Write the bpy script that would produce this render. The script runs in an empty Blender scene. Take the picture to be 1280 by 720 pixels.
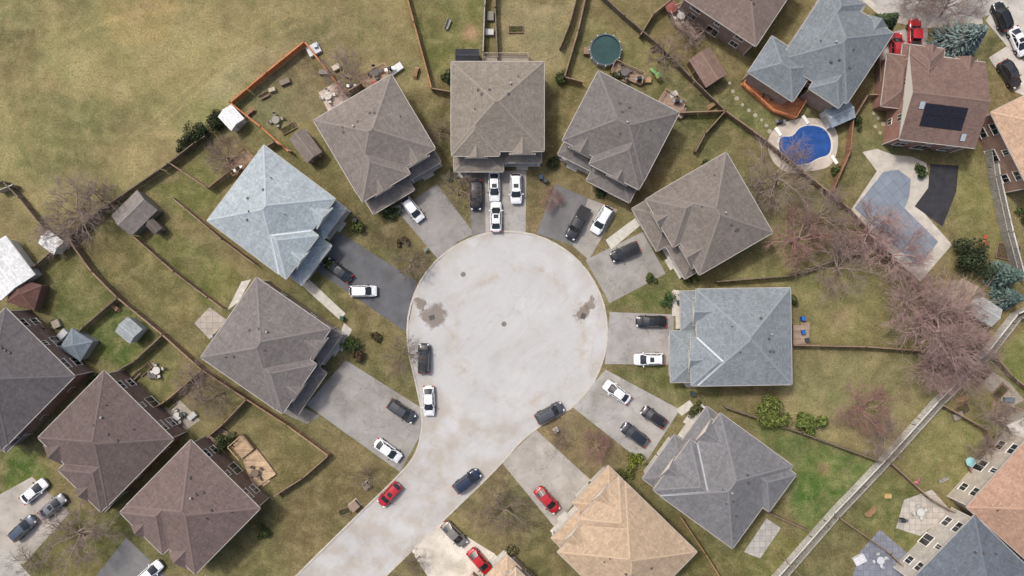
import bpy, math, random
import numpy as np
from mathutils import Vector, Matrix
random.seed(7); np.random.seed(7)
scene=bpy.context.scene
S=0.125; H=110.0; K=0.93
def G(px,py,z=0.0):
    k=S*(H-z)/H
    return ((px-640)*k,(360-py)*k)
def lin(c):
    c=c/255.0
    return c/12.92 if c<=0.04045 else ((c+0.055)/1.055)**2.4
def A(r,g,b,k=None):
    k=k or K
    return (min(.85,lin(r)/k),min(.85,lin(g)/k),min(.85,lin(b)/k),1)
# ---------------------------------------------------------------- materials
class NT:
    def __init__(s,name):
        s.mat=bpy.data.materials.new(name); s.mat.use_nodes=True
        s.t=s.mat.node_tree; s.b=s.t.nodes['Principled BSDF']
    def n(s,typ,**kw):
        x=s.t.nodes.new(typ)
        for k,v in kw.items(): setattr(x,k,v)
        return x
    def l(s,a,b): s.t.links.new(a,b)
    def put(s,inp,v):
        if hasattr(v,'links'): s.l(v,inp)
        else: inp.default_value=v
    def coord(s,which='Object',scale=None,rot=None):
        c=s.n('ShaderNodeTexCoord').outputs[which]
        if scale or rot:
            m=s.n('ShaderNodeMapping'); s.l(c,m.inputs[0])
            if scale: m.inputs['Scale'].default_value=scale
            if rot: m.inputs['Rotation'].default_value=rot
            return m.outputs[0]
        return c
    def noise(s,vec,scale,detail=3,rough=.55,dist=0):
        x=s.n('ShaderNodeTexNoise'); s.l(vec,x.inputs['Vector'])
        x.inputs['Scale'].default_value=scale; x.inputs['Detail'].default_value=detail
        x.inputs['Roughness'].default_value=rough; x.inputs['Distortion'].default_value=dist
        return x.outputs[0]
    def rng(s,v,a,b,c=0,d=1):
        x=s.n('ShaderNodeMapRange'); s.l(v,x.inputs[0])
        for i,q in zip((1,2,3,4),(a,b,c,d)): x.inputs[i].default_value=q
        return x.outputs[0]
    def math(s,op,a,b=None):
        x=s.n('ShaderNodeMath',operation=op); s.put(x.inputs[0],a)
        if b is not None: s.put(x.inputs[1],b)
        return x.outputs[0]
    def mix(s,f,a,b,blend='MIX'):
        x=s.n('ShaderNodeMix',data_type='RGBA',blend_type=blend)
        s.put(x.inputs[0],f); s.put(x.inputs[6],a); s.put(x.inputs[7],b)
        return x.outputs[2]
    def mul(s,col,v):
        x=s.n('ShaderNodeVectorMath',operation='SCALE'); s.put(x.inputs[0],col if hasattr(col,'links') else col[:3]); s.put(x.inputs['Scale'],v)
        return x.outputs[0]
    def bump(s,h,strength=.5,dist=.05):
        x=s.n('ShaderNodeBump'); s.l(h,x.inputs['Height']); x.inputs['Strength'].default_value=strength; x.inputs['Distance'].default_value=dist
        s.l(x.outputs[0],s.b.inputs['Normal'])
    def done(s,col,rough=.8,spec=.3,metal=0,coat=0):
        s.put(s.b.inputs['Base Color'],col); s.put(s.b.inputs['Roughness'],rough)
        s.b.inputs['Specular IOR Level'].default_value=spec; s.b.inputs['Metallic'].default_value=metal
        s.b.inputs['Coat Weight'].default_value=coat
        return s.mat
MC={}
def memo(f):
    def g(*a):
        k=(f.__name__,)+a
        if k not in MC: MC[k]=f(*a)
        return MC[k]
    return g
@memo
def m_plain(name,c,rough=.7,var=.2,scale=2.0,metal=0.0,spec=.3):
    n=NT(name); v=n.coord()
    a=n.rng(n.noise(v,scale,4,.6),.3,.7,1-var,1+var)
    return n.done(n.mul(A(*c),a),rough,spec,metal)
@memo
def m_paint(c,metal):
    n=NT('car_paint'); v=n.coord()
    a=n.rng(n.noise(v,3,3),.3,.7,.93,1.05)
    return n.done(n.mul(A(*c,.95),a),.28,.5,metal,.6)
@memo
def m_shingle(c,seed):
    n=NT('asphalt_shingles')
    uv=n.coord('UV')
    br=n.n('ShaderNodeTexBrick'); n.l(uv,br.inputs['Vector'])
    br.offset=.37; br.squash=1
    br.inputs['Scale'].default_value=1; br.inputs['Brick Width'].default_value=.42; br.inputs['Row Height'].default_value=.29
    br.inputs['Mortar Size'].default_value=.016; br.inputs['Mortar Smooth'].default_value=.4; br.inputs['Bias'].default_value=0
    br.inputs['Color1'].default_value=(.86,.855,.85,1); br.inputs['Color2'].default_value=(1.12,1.12,1.12,1); br.inputs['Mortar'].default_value=(.72,.71,.71,1)
    m2=n.n('ShaderNodeMapping'); n.l(uv,m2.inputs[0]); m2.inputs['Scale'].default_value=(.7,3.4,1); m2.inputs['Location'].default_value=(seed*3.1,seed,0)
    st=n.rng(n.noise(m2.outputs[0],1.5,5,.75),.3,.7,.90,1.10)
    m3=n.n('ShaderNodeMapping'); n.l(uv,m3.inputs[0]); m3.inputs['Scale'].default_value=(1.3,.16,1)
    st2=n.rng(n.noise(m3.outputs[0],1.2,3,.6),.3,.7,.93,1.06)
    big=n.rng(n.noise(n.coord(),.22,4,.6),.3,.7,.90,1.10)
    sp=n.rng(n.noise(n.coord(),6,3,.85),.3,.7,.86,1.14)
    f=n.math('MULTIPLY',n.math('MULTIPLY',st,st2),n.math('MULTIPLY',big,sp))
    col=n.mix(1,A(*c),br.outputs[0],'MULTIPLY')
    col=n.mul(col,f)
    n.bump(br.outputs[1],.3,-.02)
    return n.done(col,.94,.15)
@memo
def m_brick(c):
    n=NT('brick_wall'); uv=n.coord('UV')
    br=n.n('ShaderNodeTexBrick'); n.l(uv,br.inputs['Vector'])
    br.inputs['Scale'].default_value=1; br.inputs['Brick Width'].default_value=.22; br.inputs['Row Height'].default_value=.075
    br.inputs['Mortar Size'].default_value=.008
    k=A(*c); br.inputs['Color1'].default_value=k; br.inputs['Color2'].default_value=(k[0]*.7,k[1]*.66,k[2]*.66,1); br.inputs['Mortar'].default_value=(.4,.38,.35,1)
    f=n.rng(n.noise(n.coord(),.8,4),.3,.7,.85,1.15)
    return n.done(n.mul(br.outputs[0],f),.9,.2)
@memo
def m_siding(c):
    n=NT('siding'); uv=n.coord('UV')
    w=n.n('ShaderNodeTexWave',bands_direction='Y',wave_profile='SAW'); n.l(uv,w.inputs[0]); w.inputs['Scale'].default_value=1.6
    f=n.rng(w.outputs[1],0,1,.82,1.02)
    return n.done(n.mul(A(*c),f),.6,.3)
@memo
def m_wood(c,board,axis):
    n=NT('weathered_wood'); uv=n.coord('UV',(1,1,1),None if axis==0 else (0,0,math.pi/2))
    br=n.n('ShaderNodeTexBrick'); n.l(uv,br.inputs['Vector']); br.inputs['Scale'].default_value=1
    br.inputs['Brick Width'].default_value=3.2; br.inputs['Row Height'].default_value=board; br.inputs['Mortar Size'].default_value=.012
    br.inputs['Color1'].default_value=(.78,.78,.78,1); br.inputs['Color2'].default_value=(1.15,1.15,1.15,1); br.inputs['Mortar'].default_value=(.25,.23,.2,1)
    f=n.rng(n.noise(n.coord(),1.3,5,.65),.3,.7,.78,1.2)
    return n.done(n.mul(n.mix(1,A(*c),br.outputs[0],'MULTIPLY'),f),.85,.2)
@memo
def m_fence(c):
    n=NT('fence_boards'); v=n.coord('Object',(1,1,.25))
    f=n.rng(n.noise(v,5,3,.7),.3,.7,.62,1.3)
    g=n.rng(n.noise(n.coord(),.25,2),.3,.7,.8,1.18)
    return n.done(n.mul(n.mul(A(*c),f),g),.9,.15)
@memo
def m_asphalt(c,seed,crack):
    n=NT('driveway_asphalt'); v=n.coord()
    a=n.rng(n.noise(v,.35,4,.6),.3,.7,.80,1.18)
    b=n.rng(n.noise(v,7,3,.8),.3,.7,.86,1.14)
    m=n.n('ShaderNodeMapping'); n.l(v,m.inputs[0]); m.inputs['Location'].default_value=(seed*7,seed*3,0)
    d=n.noise(m.outputs[0],.18,5,.65,.4)
    col=n.mix(n.rng(d,.50,.66,0,.6),A(*c),A(c[0]*.72+20,c[1]*.72+18,c[2]*.72+12))
    oil=n.noise(m.outputs[0],.7,3,.6,.3)
    col=n.mix(n.rng(oil,.64,.74,0,.35),col,(.06,.058,.055,1))
    vo=n.n('ShaderNodeTexVoronoi',feature='DISTANCE_TO_EDGE')
    vv=n.n('ShaderNodeVectorMath',operation='ADD'); n.l(m.outputs[0],vv.inputs[0])
    nz=n.n('ShaderNodeTexNoise'); n.l(v,nz.inputs['Vector']); nz.inputs['Scale'].default_value=.8; nz.inputs['Detail'].default_value=4
    sc=n.n('ShaderNodeVectorMath',operation='SCALE'); n.l(nz.outputs['Color'],sc.inputs[0]); sc.inputs['Scale'].default_value=1.8
    n.l(sc.outputs[0],vv.inputs[1]); n.l(vv.outputs[0],vo.inputs['Vector']); vo.inputs['Scale'].default_value=.22
    cr=n.rng(vo.outputs['Distance'],.0,.012,crack*.7,0)
    col=n.mix(cr,col,(.07,.068,.065,1))
    n.bump(n.noise(v,25,2),.3,.01)
    return n.done(n.mul(col,n.math('MULTIPLY',a,b)),.93,.15)
@memo
def m_paver(c,sz):
    n=NT('concrete_pavers'); uv=n.coord()
    br=n.n('ShaderNodeTexBrick'); n.l(uv,br.inputs['Vector']); br.inputs['Scale'].default_value=1
    br.inputs['Brick Width'].default_value=sz; br.inputs['Row Height'].default_value=sz; br.inputs['Mortar Size'].default_value=.03*sz; br.offset=0
    br.inputs['Color1'].default_value=(.85,.85,.85,1); br.inputs['Color2'].default_value=(1.1,1.1,1.1,1); br.inputs['Mortar'].default_value=(.6,.58,.55,1)
    f=n.rng(n.noise(n.coord(),.9,5,.7),.3,.7,.82,1.15)
    return n.done(n.mul(n.mix(1,A(*c),br.outputs[0],'MULTIPLY'),f),.9,.2)
@memo
def m_leaf(c):
    n=NT('foliage'); v=n.coord()
    f=n.rng(n.noise(v,1.6,3,.7),.3,.7,.45,1.6)
    return n.done(n.mul(A(*c),f),.8,.15)
@memo
def m_water(c):
    n=NT('pool_water'); v=n.coord()
    f=n.rng(n.noise(v,.6,4,.6),.3,.7,.75,1.2)
    n.bump(n.noise(v,3,2),.1,.03)
    return n.done(n.mul(A(*c),f),.08,.5)
def m_glass():
    if 'gl' not in MC:
        n=NT('dark_glass'); f=n.rng(n.noise(n.coord(),1.0,2),.3,.7,.6,1.5)
        MC['gl']=n.done(n.mul((.022,.026,.032,1),f),.06,.6,0,.3)
    return MC['gl']
def m_grass():
    n=NT('lawn_grass'); v=n.coord()
    t=n.n('ShaderNodeVertexColor',layer_name='tint').outputs[0]
    big=n.noise(v,.07,5,.6,.6); mid=n.noise(v,.45,5,.65,.4); fine=n.noise(v,3.5,3,.75); vf=n.noise(v,9,2,.8)
    col=n.mix(n.rng(mid,.42,.72,0,.5),t,A(142,131,96))
    col=n.mix(n.rng(big,.50,.75,0,.45),col,A(84,87,52))
    m2=n.noise(n.coord('Object',(1.0,1.15,1),(0,0,.5)),1.1,4,.7)
    col=n.mix(n.rng(m2,.54,.74,0,.55),col,A(78,70,50))
    m4=n.noise(n.coord('Object',(1.0,1.0,1),(0,0,1.3)),.2,6,.7,.8)
    col=n.mix(n.rng(m4,.53,.70,0,.6),col,A(114,100,72))
    m5=n.noise(n.coord('Object',(1.0,1.0,1),(0,0,2.1)),.33,6,.72,1.0)
    col=n.mix(n.rng(m5,.60,.70,0,.55),col,A(126,110,84))
    f=n.math('MULTIPLY',n.rng(fine,.28,.72,.62,1.38),n.rng(vf,.28,.72,.80,1.20))
    col=n.mul(n.mul(col,f),n.rng(mid,.3,.7,.86,1.12))
    n.bump(fine,.8,.12)
    return n.done(col,.95,.1)
def m_road():
    n=NT('road_surface'); v=n.coord()
    a=n.rng(n.noise(v,.12,5,.6,.5),.3,.7,.93,1.06); b=n.rng(n.noise(v,8,3,.8),.3,.7,.92,1.08)
    c0=A(171,171,170)
    cx,cy=G(634,412)
    sub=n.n('ShaderNodeVectorMath',operation='SUBTRACT'); n.l(v,sub.inputs[0]); sub.inputs[1].default_value=(cx,cy,0)
    ln=n.n('ShaderNodeVectorMath',operation='LENGTH'); n.l(sub.outputs[0],ln.inputs[0])
    cl=n.noise(v,.10,6,.68,1.2)
    col=n.mix(n.rng(cl,.50,.70,0,.5),c0,A(153,149,144))
    col=n.mix(n.rng(cl,.46,.32,0,.5),col,A(183,183,182))
    stv=n.coord('Object',(1,1,1),(0,0,-math.radians(50)))
    mm=n.n('ShaderNodeMapping'); n.l(stv,mm.inputs[0]); mm.inputs['Scale'].default_value=(.10,.5,1)
    stn=n.noise(mm.outputs[0],1.0,6,.65,1.3)
    col=n.mix(n.rng(stn,.52,.70,0,.25),col,A(150,143,134))
    off=n.n('ShaderNodeVectorMath',operation='SUBTRACT'); n.l(v,off.inputs[0]); off.inputs[1].default_value=(cx+2,cy-1,0)
    l3=n.n('ShaderNodeVectorMath',operation='LENGTH'); n.l(off.outputs[0],l3.inputs[0])
    wv=n.math('ADD',l3.outputs['Value'],n.rng(n.noise(v,.15,5,.65),0,1,-3,3))
    rg=n.math('MULTIPLY',n.rng(wv,9.0,10.2,0,1),n.rng(wv,10.2,12.0,1,0))
    col=n.mix(n.math('MULTIPLY',rg,n.rng(n.noise(v,.25,5,.75),.45,.6,0,.6)),col,A(155,142,125))
    ed=n.rng(n.math('ADD',ln.outputs['Value'],n.rng(n.noise(v,.5,4,.7),0,1,-2.2,2.2)),12.8,15.5,0,.5)
    col=n.mix(n.math('MULTIPLY',ed,n.rng(n.noise(v,.3,3),.4,.6,0,1)),col,A(150,138,122))
    mud=n.rng(n.noise(v,.25,6,.74,1.8),.58,.70,0,.35)
    col=n.mix(mud,col,A(156,142,124))
    nz=n.n('ShaderNodeTexNoise'); n.l(v,nz.inputs['Vector']); nz.inputs['Scale'].default_value=.5; nz.inputs['Detail'].default_value=5
    sc=n.n('ShaderNodeVectorMath',operation='SCALE'); n.l(nz.outputs['Color'],sc.inputs[0]); sc.inputs['Scale'].default_value=4
    vv=n.n('ShaderNodeVectorMath',operation='ADD'); n.l(v,vv.inputs[0]); n.l(sc.outputs[0],vv.inputs[1])
    vo=n.n('ShaderNodeTexVoronoi',feature='DISTANCE_TO_EDGE'); n.l(vv.outputs[0],vo.inputs['Vector']); vo.inputs['Scale'].default_value=.11
    cr=n.math('MULTIPLY',n.rng(vo.outputs['Distance'],0,.009,.28,0),n.rng(n.noise(v,.1,3),.45,.6,0,1))
    col=n.mix(cr,col,A(112,106,100))
    for (px,py,r) in ((543,394,1.9),(728,392,1.2),(525,380,.9),(738,380,.9)):
        x,y=G(px,py)
        s2=n.n('ShaderNodeVectorMath',operation='SUBTRACT'); n.l(v,s2.inputs[0]); s2.inputs[1].default_value=(x,y,0)
        l2=n.n('ShaderNodeVectorMath',operation='LENGTH'); n.l(s2.outputs[0],l2.inputs[0])
        dd=n.math('ADD',l2.outputs['Value'],n.rng(n.noise(v,.75,5,.7),.2,.8,-1.3,1.3))
        col=n.mix(n.rng(dd,r*.8,r*1.15,.8,0),col,A(110,98,88))
    n.bump(n.noise(v,20,2),.25,.01)
    return n.done(n.mul(col,n.math('MULTIPLY',a,b)),.93,.15)
# ---------------------------------------------------------------- mesh builder
def link(o,parent=None):
    scene.collection.objects.link(o)
    if parent: o.parent=parent
    return o
class MB:
    def __init__(s): s.v=[];s.f=[];s.m=[];s.sm=[];s.mats=[]
    def mi(s,mat):
        if mat not in s.mats: s.mats.append(mat)
        return s.mats.index(mat)
    def add(s,vs,fs,mat,smooth=False):
        o=len(s.v); s.v.extend([tuple(p) for p in vs]); k=s.mi(mat)
        for f in fs: s.f.append([i+o for i in f]); s.m.append(k); s.sm.append(smooth)
    def box(s,cx,cy,z0,sx,sy,sz,mat,rot=0,top=1.0,bottom=False):
        c,sn=math.cos(rot),math.sin(rot); vs=[]
        for z,k in ((z0,1),(z0+sz,top)):
            for a,b in ((-1,-1),(1,-1),(1,1),(-1,1)):
                x,y=a*sx/2*k,b*sy/2*k; vs.append((cx+x*c-y*sn,cy+x*sn+y*c,z))
        fs=[(4,5,6,7),(0,1,5,4),(1,2,6,5),(2,3,7,6),(3,0,4,7)]
        if bottom: fs.append((3,2,1,0))
        s.add(vs,fs,mat)
    def prism(s,poly,z0,z1,mat,side=None):
        ar=sum(poly[i][0]*poly[(i+1)%len(poly)][1]-poly[(i+1)%len(poly)][0]*poly[i][1] for i in range(len(poly)))
        if ar<0: poly=poly[::-1]
        n=len(poly); vs=[(x,y,z1) for x,y in poly]+[(x,y,z0) for x,y in poly]
        s.add(vs,[list(range(n))],mat); 
        if z1-z0>.002: s.add(vs,[(i,i+n,(i+1)%n+n,(i+1)%n) for i in range(n)],side or mat)
    def cyl(s,cx,cy,z0,r,h,mat,n=12,r2=None,axis='z'):
        r2=r if r2 is None else r2; vs=[]
        for k,(rr,z) in enumerate(((r,0),(r2,h))):
            for i in range(n):
                a=2*math.pi*i/n
                if axis=='z': vs.append((cx+rr*math.cos(a),cy+rr*math.sin(a),z0+z))
                else: vs.append((cx+rr*math.cos(a),cy+z,z0+rr*math.sin(a)))
        fs=[(i,(i+1)%n,(i+1)%n+n,i+n) for i in range(n)]
        s.add(vs,fs,mat,True); s.add(vs,[list(range(n,2*n)),list(range(n))[::-1]],mat)
    def tube(s,p,q,r1,r2,mat,n=3):
        p=Vector(p);q=Vector(q);d=(q-p)
        if d.length<1e-5:return
        d.normalize(); u=d.orthogonal().normalized(); w=d.cross(u); vs=[]
        for c,r in ((p,r1),(q,r2)):
            for i in range(n):
                a=2*math.pi*i/n; vs.append(c+u*(r*math.cos(a))+w*(r*math.sin(a)))
        s.add(vs,[(i,(i+1)%n,(i+1)%n+n,i+n) for i in range(n)],mat,True)
    def mesh(s,name,uv=True):
        me=bpy.data.meshes.new(name); me.from_pydata(s.v,[],s.f)
        for m in s.mats: me.materials.append(m)
        me.polygons.foreach_set('material_index',s.m); me.polygons.foreach_set('use_smooth',s.sm)
        if uv:
            L=me.uv_layers.new(name='UVMap'); data=np.zeros(len(me.loops)*2)
            V=s.v; li=0; Z=Vector((0,0,1))
            for p in me.polygons:
                nn=p.normal
                if abs(nn.z)>.995: t=Vector((1,0,0)); b=Vector((0,1,0))
                else:
                    t=Z.cross(nn).normalized(); b=nn.cross(t)
                for i in p.vertices:
                    q=V[i]; data[li]=q[0]*t.x+q[1]*t.y+q[2]*t.z; data[li+1]=q[0]*b.x+q[1]*b.y+q[2]*b.z; li+=2
            L.data.foreach_set('uv',data)
        me.update(); return me
    def obj(s,name,parent=None,loc=(0,0,0),rot=0,uv=True):
        o=bpy.data.objects.new(name,s.mesh(name,uv)); o.location=loc; o.rotation_euler=(0,0,rot)
        return link(o,parent)
def empty(name,loc,rot):
    e=bpy.data.objects.new(name,None); e.location=loc; e.rotation_euler=(0,0,rot); e.empty_display_size=.5
    return link(e)
def inpoly(x,y,P):
    r=False;n=len(P);j=n-1
    for i in range(n):
        if (P[i][1]>y)!=(P[j][1]>y) and x<(P[j][0]-P[i][0])*(y-P[i][1])/(P[j][1]-P[i][1])+P[i][0]: r=not r
        j=i
    return r
def npin(X,Y,P):
    r=np.zeros(X.shape,bool);n=len(P);j=n-1
    for i in range(n):
        xi,yi=P[i];xj,yj=P[j]
        if yi!=yj: r^=((yi>Y)!=(yj>Y))&(X<(xj-xi)*(Y-yi)/(yj-yi)+xi)
        j=i
    return r
def spline(P,n=6,closed=False):
    out=[];N=len(P)
    for i in range(N if closed else N-1):
        if closed: a,b,c,d=[P[(i+k)%N] for k in (-1,0,1,2)]
        else: a,b,c,d=P[max(i-1,0)],P[i],P[i+1],P[min(i+2,N-1)]
        for k in range(n):
            t=k/n
            out.append(tuple(.5*((2*b[j])+(-a[j]+c[j])*t+(2*a[j]-5*b[j]+4*c[j]-d[j])*t*t+(-a[j]+3*b[j]-3*c[j]+d[j])*t**3) for j in (0,1)))
    if not closed: out.append(P[-1])
    return out
# ---------------------------------------------------------------- ground
def smooth_noise(ny,nx,cell,seed):
    r=np.random.RandomState(seed); gy,gx=int(ny/cell)+3,int(nx/cell)+3
    g=r.rand(gy,gx); y=np.arange(ny)/cell; x=np.arange(nx)/cell
    yi=y.astype(int);xi=x.astype(int);fy=y-yi;fx=x-xi; fy=fy*fy*(3-2*fy);fx=fx*fx*(3-2*fx)
    a=g[np.ix_(yi,xi)];b=g[np.ix_(yi,xi+1)];c=g[np.ix_(yi+1,xi)];d=g[np.ix_(yi+1,xi+1)]
    return (a*(1-fx)+b*fx)*(1-fy)[:,None]+(c*(1-fx)+d*fx)*fy[:,None]
def build_ground():
    out=[110,130,170,250,400,700,1200,2500]
    xs=np.array([-v for v in out[::-1]]+list(np.arange(-100,100.1,.5))+out,float)
    ys=np.array([-v for v in out[::-1]]+list(np.arange(-66,66.1,.5))+out,float)
    nx,ny=len(xs),len(ys)
    X,Y=np.meshgrid(xs,ys); PX=X/S+640; PY=360-Y/S
    w1=smooth_noise(ny,nx,6,1)-.5; w2=smooth_noise(ny,nx,6,2)-.5
    PXw=PX+w1*16; PYw=PY+w2*16
    C=np.zeros((ny,nx,3)); C[:]=(108,101,66)
    regs=[
     ([(-900,-900),(500,-900),(512,0),(540,112),(435,115),(380,55),(290,130),(245,180),(85,300),(40,270),(0,225),(-900,200)],(128,121,80)),
     ([(60,60),(260,20),(330,60),(200,130),(90,140)],(136,127,84)),
     ([(120,0),(230,-10),(200,50),(140,60)],(146,130,84)),
     ([(-20,30),(60,40),(40,110),(-20,120)],(114,108,70)),
     ([(0,100),(160,140),(120,230),(20,220)],(116,113,72)),
     ([(330,20),(480,10),(500,70),(420,60),(360,50)],(120,116,76)),
     ([(250,120),(310,60),(440,40),(380,60),(290,130)],(136,129,92)),
     ([(510,0),(605,0),(600,60),(545,100)],(98,100,56)),
     ([(620,0),(725,0),(705,95),(625,70)],(138,129,92)),
     ([(735,10),(830,60),(850,110),(750,90),(715,95)],(106,105,64)),
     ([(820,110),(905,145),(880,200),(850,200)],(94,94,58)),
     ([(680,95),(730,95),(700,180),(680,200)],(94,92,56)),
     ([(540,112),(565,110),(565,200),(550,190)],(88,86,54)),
     ([(300,130),(380,65),(400,110),(420,140),(340,175)],(108,103,72)),
     ([(190,235),(245,200),(285,225),(250,280)],(92,97,52)),
     ([(100,300),(175,290),(260,370),(230,415),(165,375)],(114,105,66)),
     ([(200,280),(290,330),(310,350),(270,385),(190,320)],(100,100,56)),
     ([(370,360),(400,350),(520,440),(527,505),(430,450),(440,410)],(100,96,60)),
     ([(310,500),(410,570),(480,600),(400,690),(250,760),(320,640),(340,600)],(102,95,60)),
     ([(0,240),(50,290),(100,340),(60,380),(0,340)],(112,105,70)),
     ([(60,330),(100,310),(145,370),(90,420),(40,370)],(88,92,52)),
     ([(100,430),(150,380),(195,410),(160,460)],(80,90,46)),
     ([(160,455),(200,415),(245,455),(200,500)],(102,100,60)),
     ([(205,500),(250,460),(305,495),(265,540)],(108,102,68)),
     ([(0,560),(40,560),(60,600),(20,640),(0,630)],(84,101,46)),
     ([(30,700),(80,640),(150,640),(165,680),(110,740),(30,740)],(98,98,54)),
     ([(905,350),(1070,318),(1130,360),(1170,430),(990,430),(985,360)],(124,119,76)),
     ([(990,440),(1180,442),(1175,490),(1100,570),(960,525),(985,490)],(128,122,82)),
     ([(940,520),(1095,575),(1050,640),(1000,670),(985,600)],(84,101,52)),
     ([(1000,560),(1060,570),(1050,620),(1000,640)],(78,103,46)),
     ([(850,650),(900,690),(960,670),(1010,680),(980,760),(860,760)],(104,100,58)),
     ([(940,190),(1040,240),(1060,300),(970,310),(930,240)],(116,109,76)),
     ([(1080,120),(1120,130),(1125,195),(1080,190)],(98,102,62)),
     ([(905,130),(960,140),(965,190),(910,150)],(102,105,62)),
     ([(1180,200),(1235,180),(1260,330),(1200,300)],(106,105,62)),
     ([(1180,500),(1290,570),(1200,640),(1120,575)],(110,109,66)),
     ([(1120,580),(1190,640),(1140,700),(1060,650)],(100,101,58)),
     ([(1240,450),(1290,400),(1290,520)],(100,105,56)),
     ([(760,375),(835,355),(838,385),(762,390)],(92,101,52)),
     ([(845,490),(760,460),(757,458),(838,457),(870,490)],(92,96,54)),
     ([(672,535),(718,510),(800,575),(740,600)],(108,96,70)),
     ([(570,640),(625,582),(690,655),(640,690)],(104,94,68)),
     ([(655,290),(672,285),(700,190),(680,210)],(102,96,62)),
     ([(440,240),(500,270),(548,325),(520,350),(430,290)],(98,91,60)),
     ([(255,180),(300,175),(310,195),(280,215)],(92,77,60)),
     ([(1085,60),(1110,70),(1105,130),(1080,120)],(110,104,70)),
     ([(1085,0),(1235,0),(1240,40),(1090,60)],(120,112,78)),
    ]
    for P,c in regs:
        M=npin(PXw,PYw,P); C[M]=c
    for px,py,r,c in ((590,37,12,(150,120,92)),(1030,580,9,(118,104,70)),(1150,120,9,(120,110,80)),(150,372,12,(96,84,60)),(478,300,14,(92,78,58)),(500,455,12,(96,82,62)),(700,575,14,(98,84,64)),(600,655,14,(94,82,62)),(60,410,10,(100,88,70)),(1190,455,16,(118,102,80)),(1120,330,14,(116,104,78)),(1050,400,12,(130,118,84)),(1130,490,14,(122,112,80)),(240,330,9,(110,98,70)),(360,610,12,(108,94,70)),(960,260,12,(112,98,74))):
        C[((PXw-px)**2+(PYw-py)**2)<r*r]=c
    ring=np.abs(np.hypot(PXw-634,PYw-414)-130)<5; C[ring]=C[ring]*.55+np.array((122,110,84))*.45
    for _ in range(2):
        C[1:-1,1:-1]=(C[1:-1,1:-1]*2+C[:-2,1:-1]+C[2:,1:-1]+C[1:-1,:-2]+C[1:-1,2:])/6
    field=npin(PX,PY,regs[0][0])
    tr=np.zeros_like(PX)
    for (a,b,c0,wd) in ((.62,260,0,2.5),(.62,276,0,2.5),(-.25,130,1,4.0),(.15,60,2,3.5)):
        y0=b-a*PX+18*np.sin(PX/70+c0); tr+=np.exp(-((PY-y0)/wd)**2)
    C+=field[...,None]*(tr*np.clip(smooth_noise(ny,nx,20,11)-.2,0,1))[...,None]*np.array((26,19,14))
    n1=smooth_noise(ny,nx,24,3)+.6*smooth_noise(ny,nx,9,4)+.4*smooth_noise(ny,nx,4,5)-1.0
    n2=smooth_noise(ny,nx,18,6)+.6*smooth_noise(ny,nx,7,7)+.4*smooth_noise(ny,nx,3,8)-1.0
    C=C*(1+.17*n1[...,None]); C[...,0]+=n2*17; C[...,1]+=n2*6; C[...,2]+=n2*9
    lum=C.mean(axis=2,keepdims=True); C=C*.9+lum*.1
    C=np.clip(C,10,240)/255; L=((C+.055)/1.055)**2.4/K*.90
    verts=np.stack([X.ravel(),Y.ravel(),np.zeros(nx*ny)],1)
    idx=np.arange(nx*ny).reshape(ny,nx)
    F=np.stack([idx[:-1,:-1].ravel(),idx[:-1,1:].ravel(),idx[1:,1:].ravel(),idx[1:,:-1].ravel()],1)
    me=bpy.data.meshes.new('lawn_ground'); me.from_pydata(verts.tolist(),[],F.tolist())
    ca=me.color_attributes.new('tint','FLOAT_COLOR','POINT')
    d=np.ones((nx*ny,4)); d[:,:3]=L.reshape(-1,3); ca.data.foreach_set('color',d.ravel())
    me.materials.append(m_grass()); me.update()
    link(bpy.data.objects.new('ground',me))
build_ground()
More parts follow.
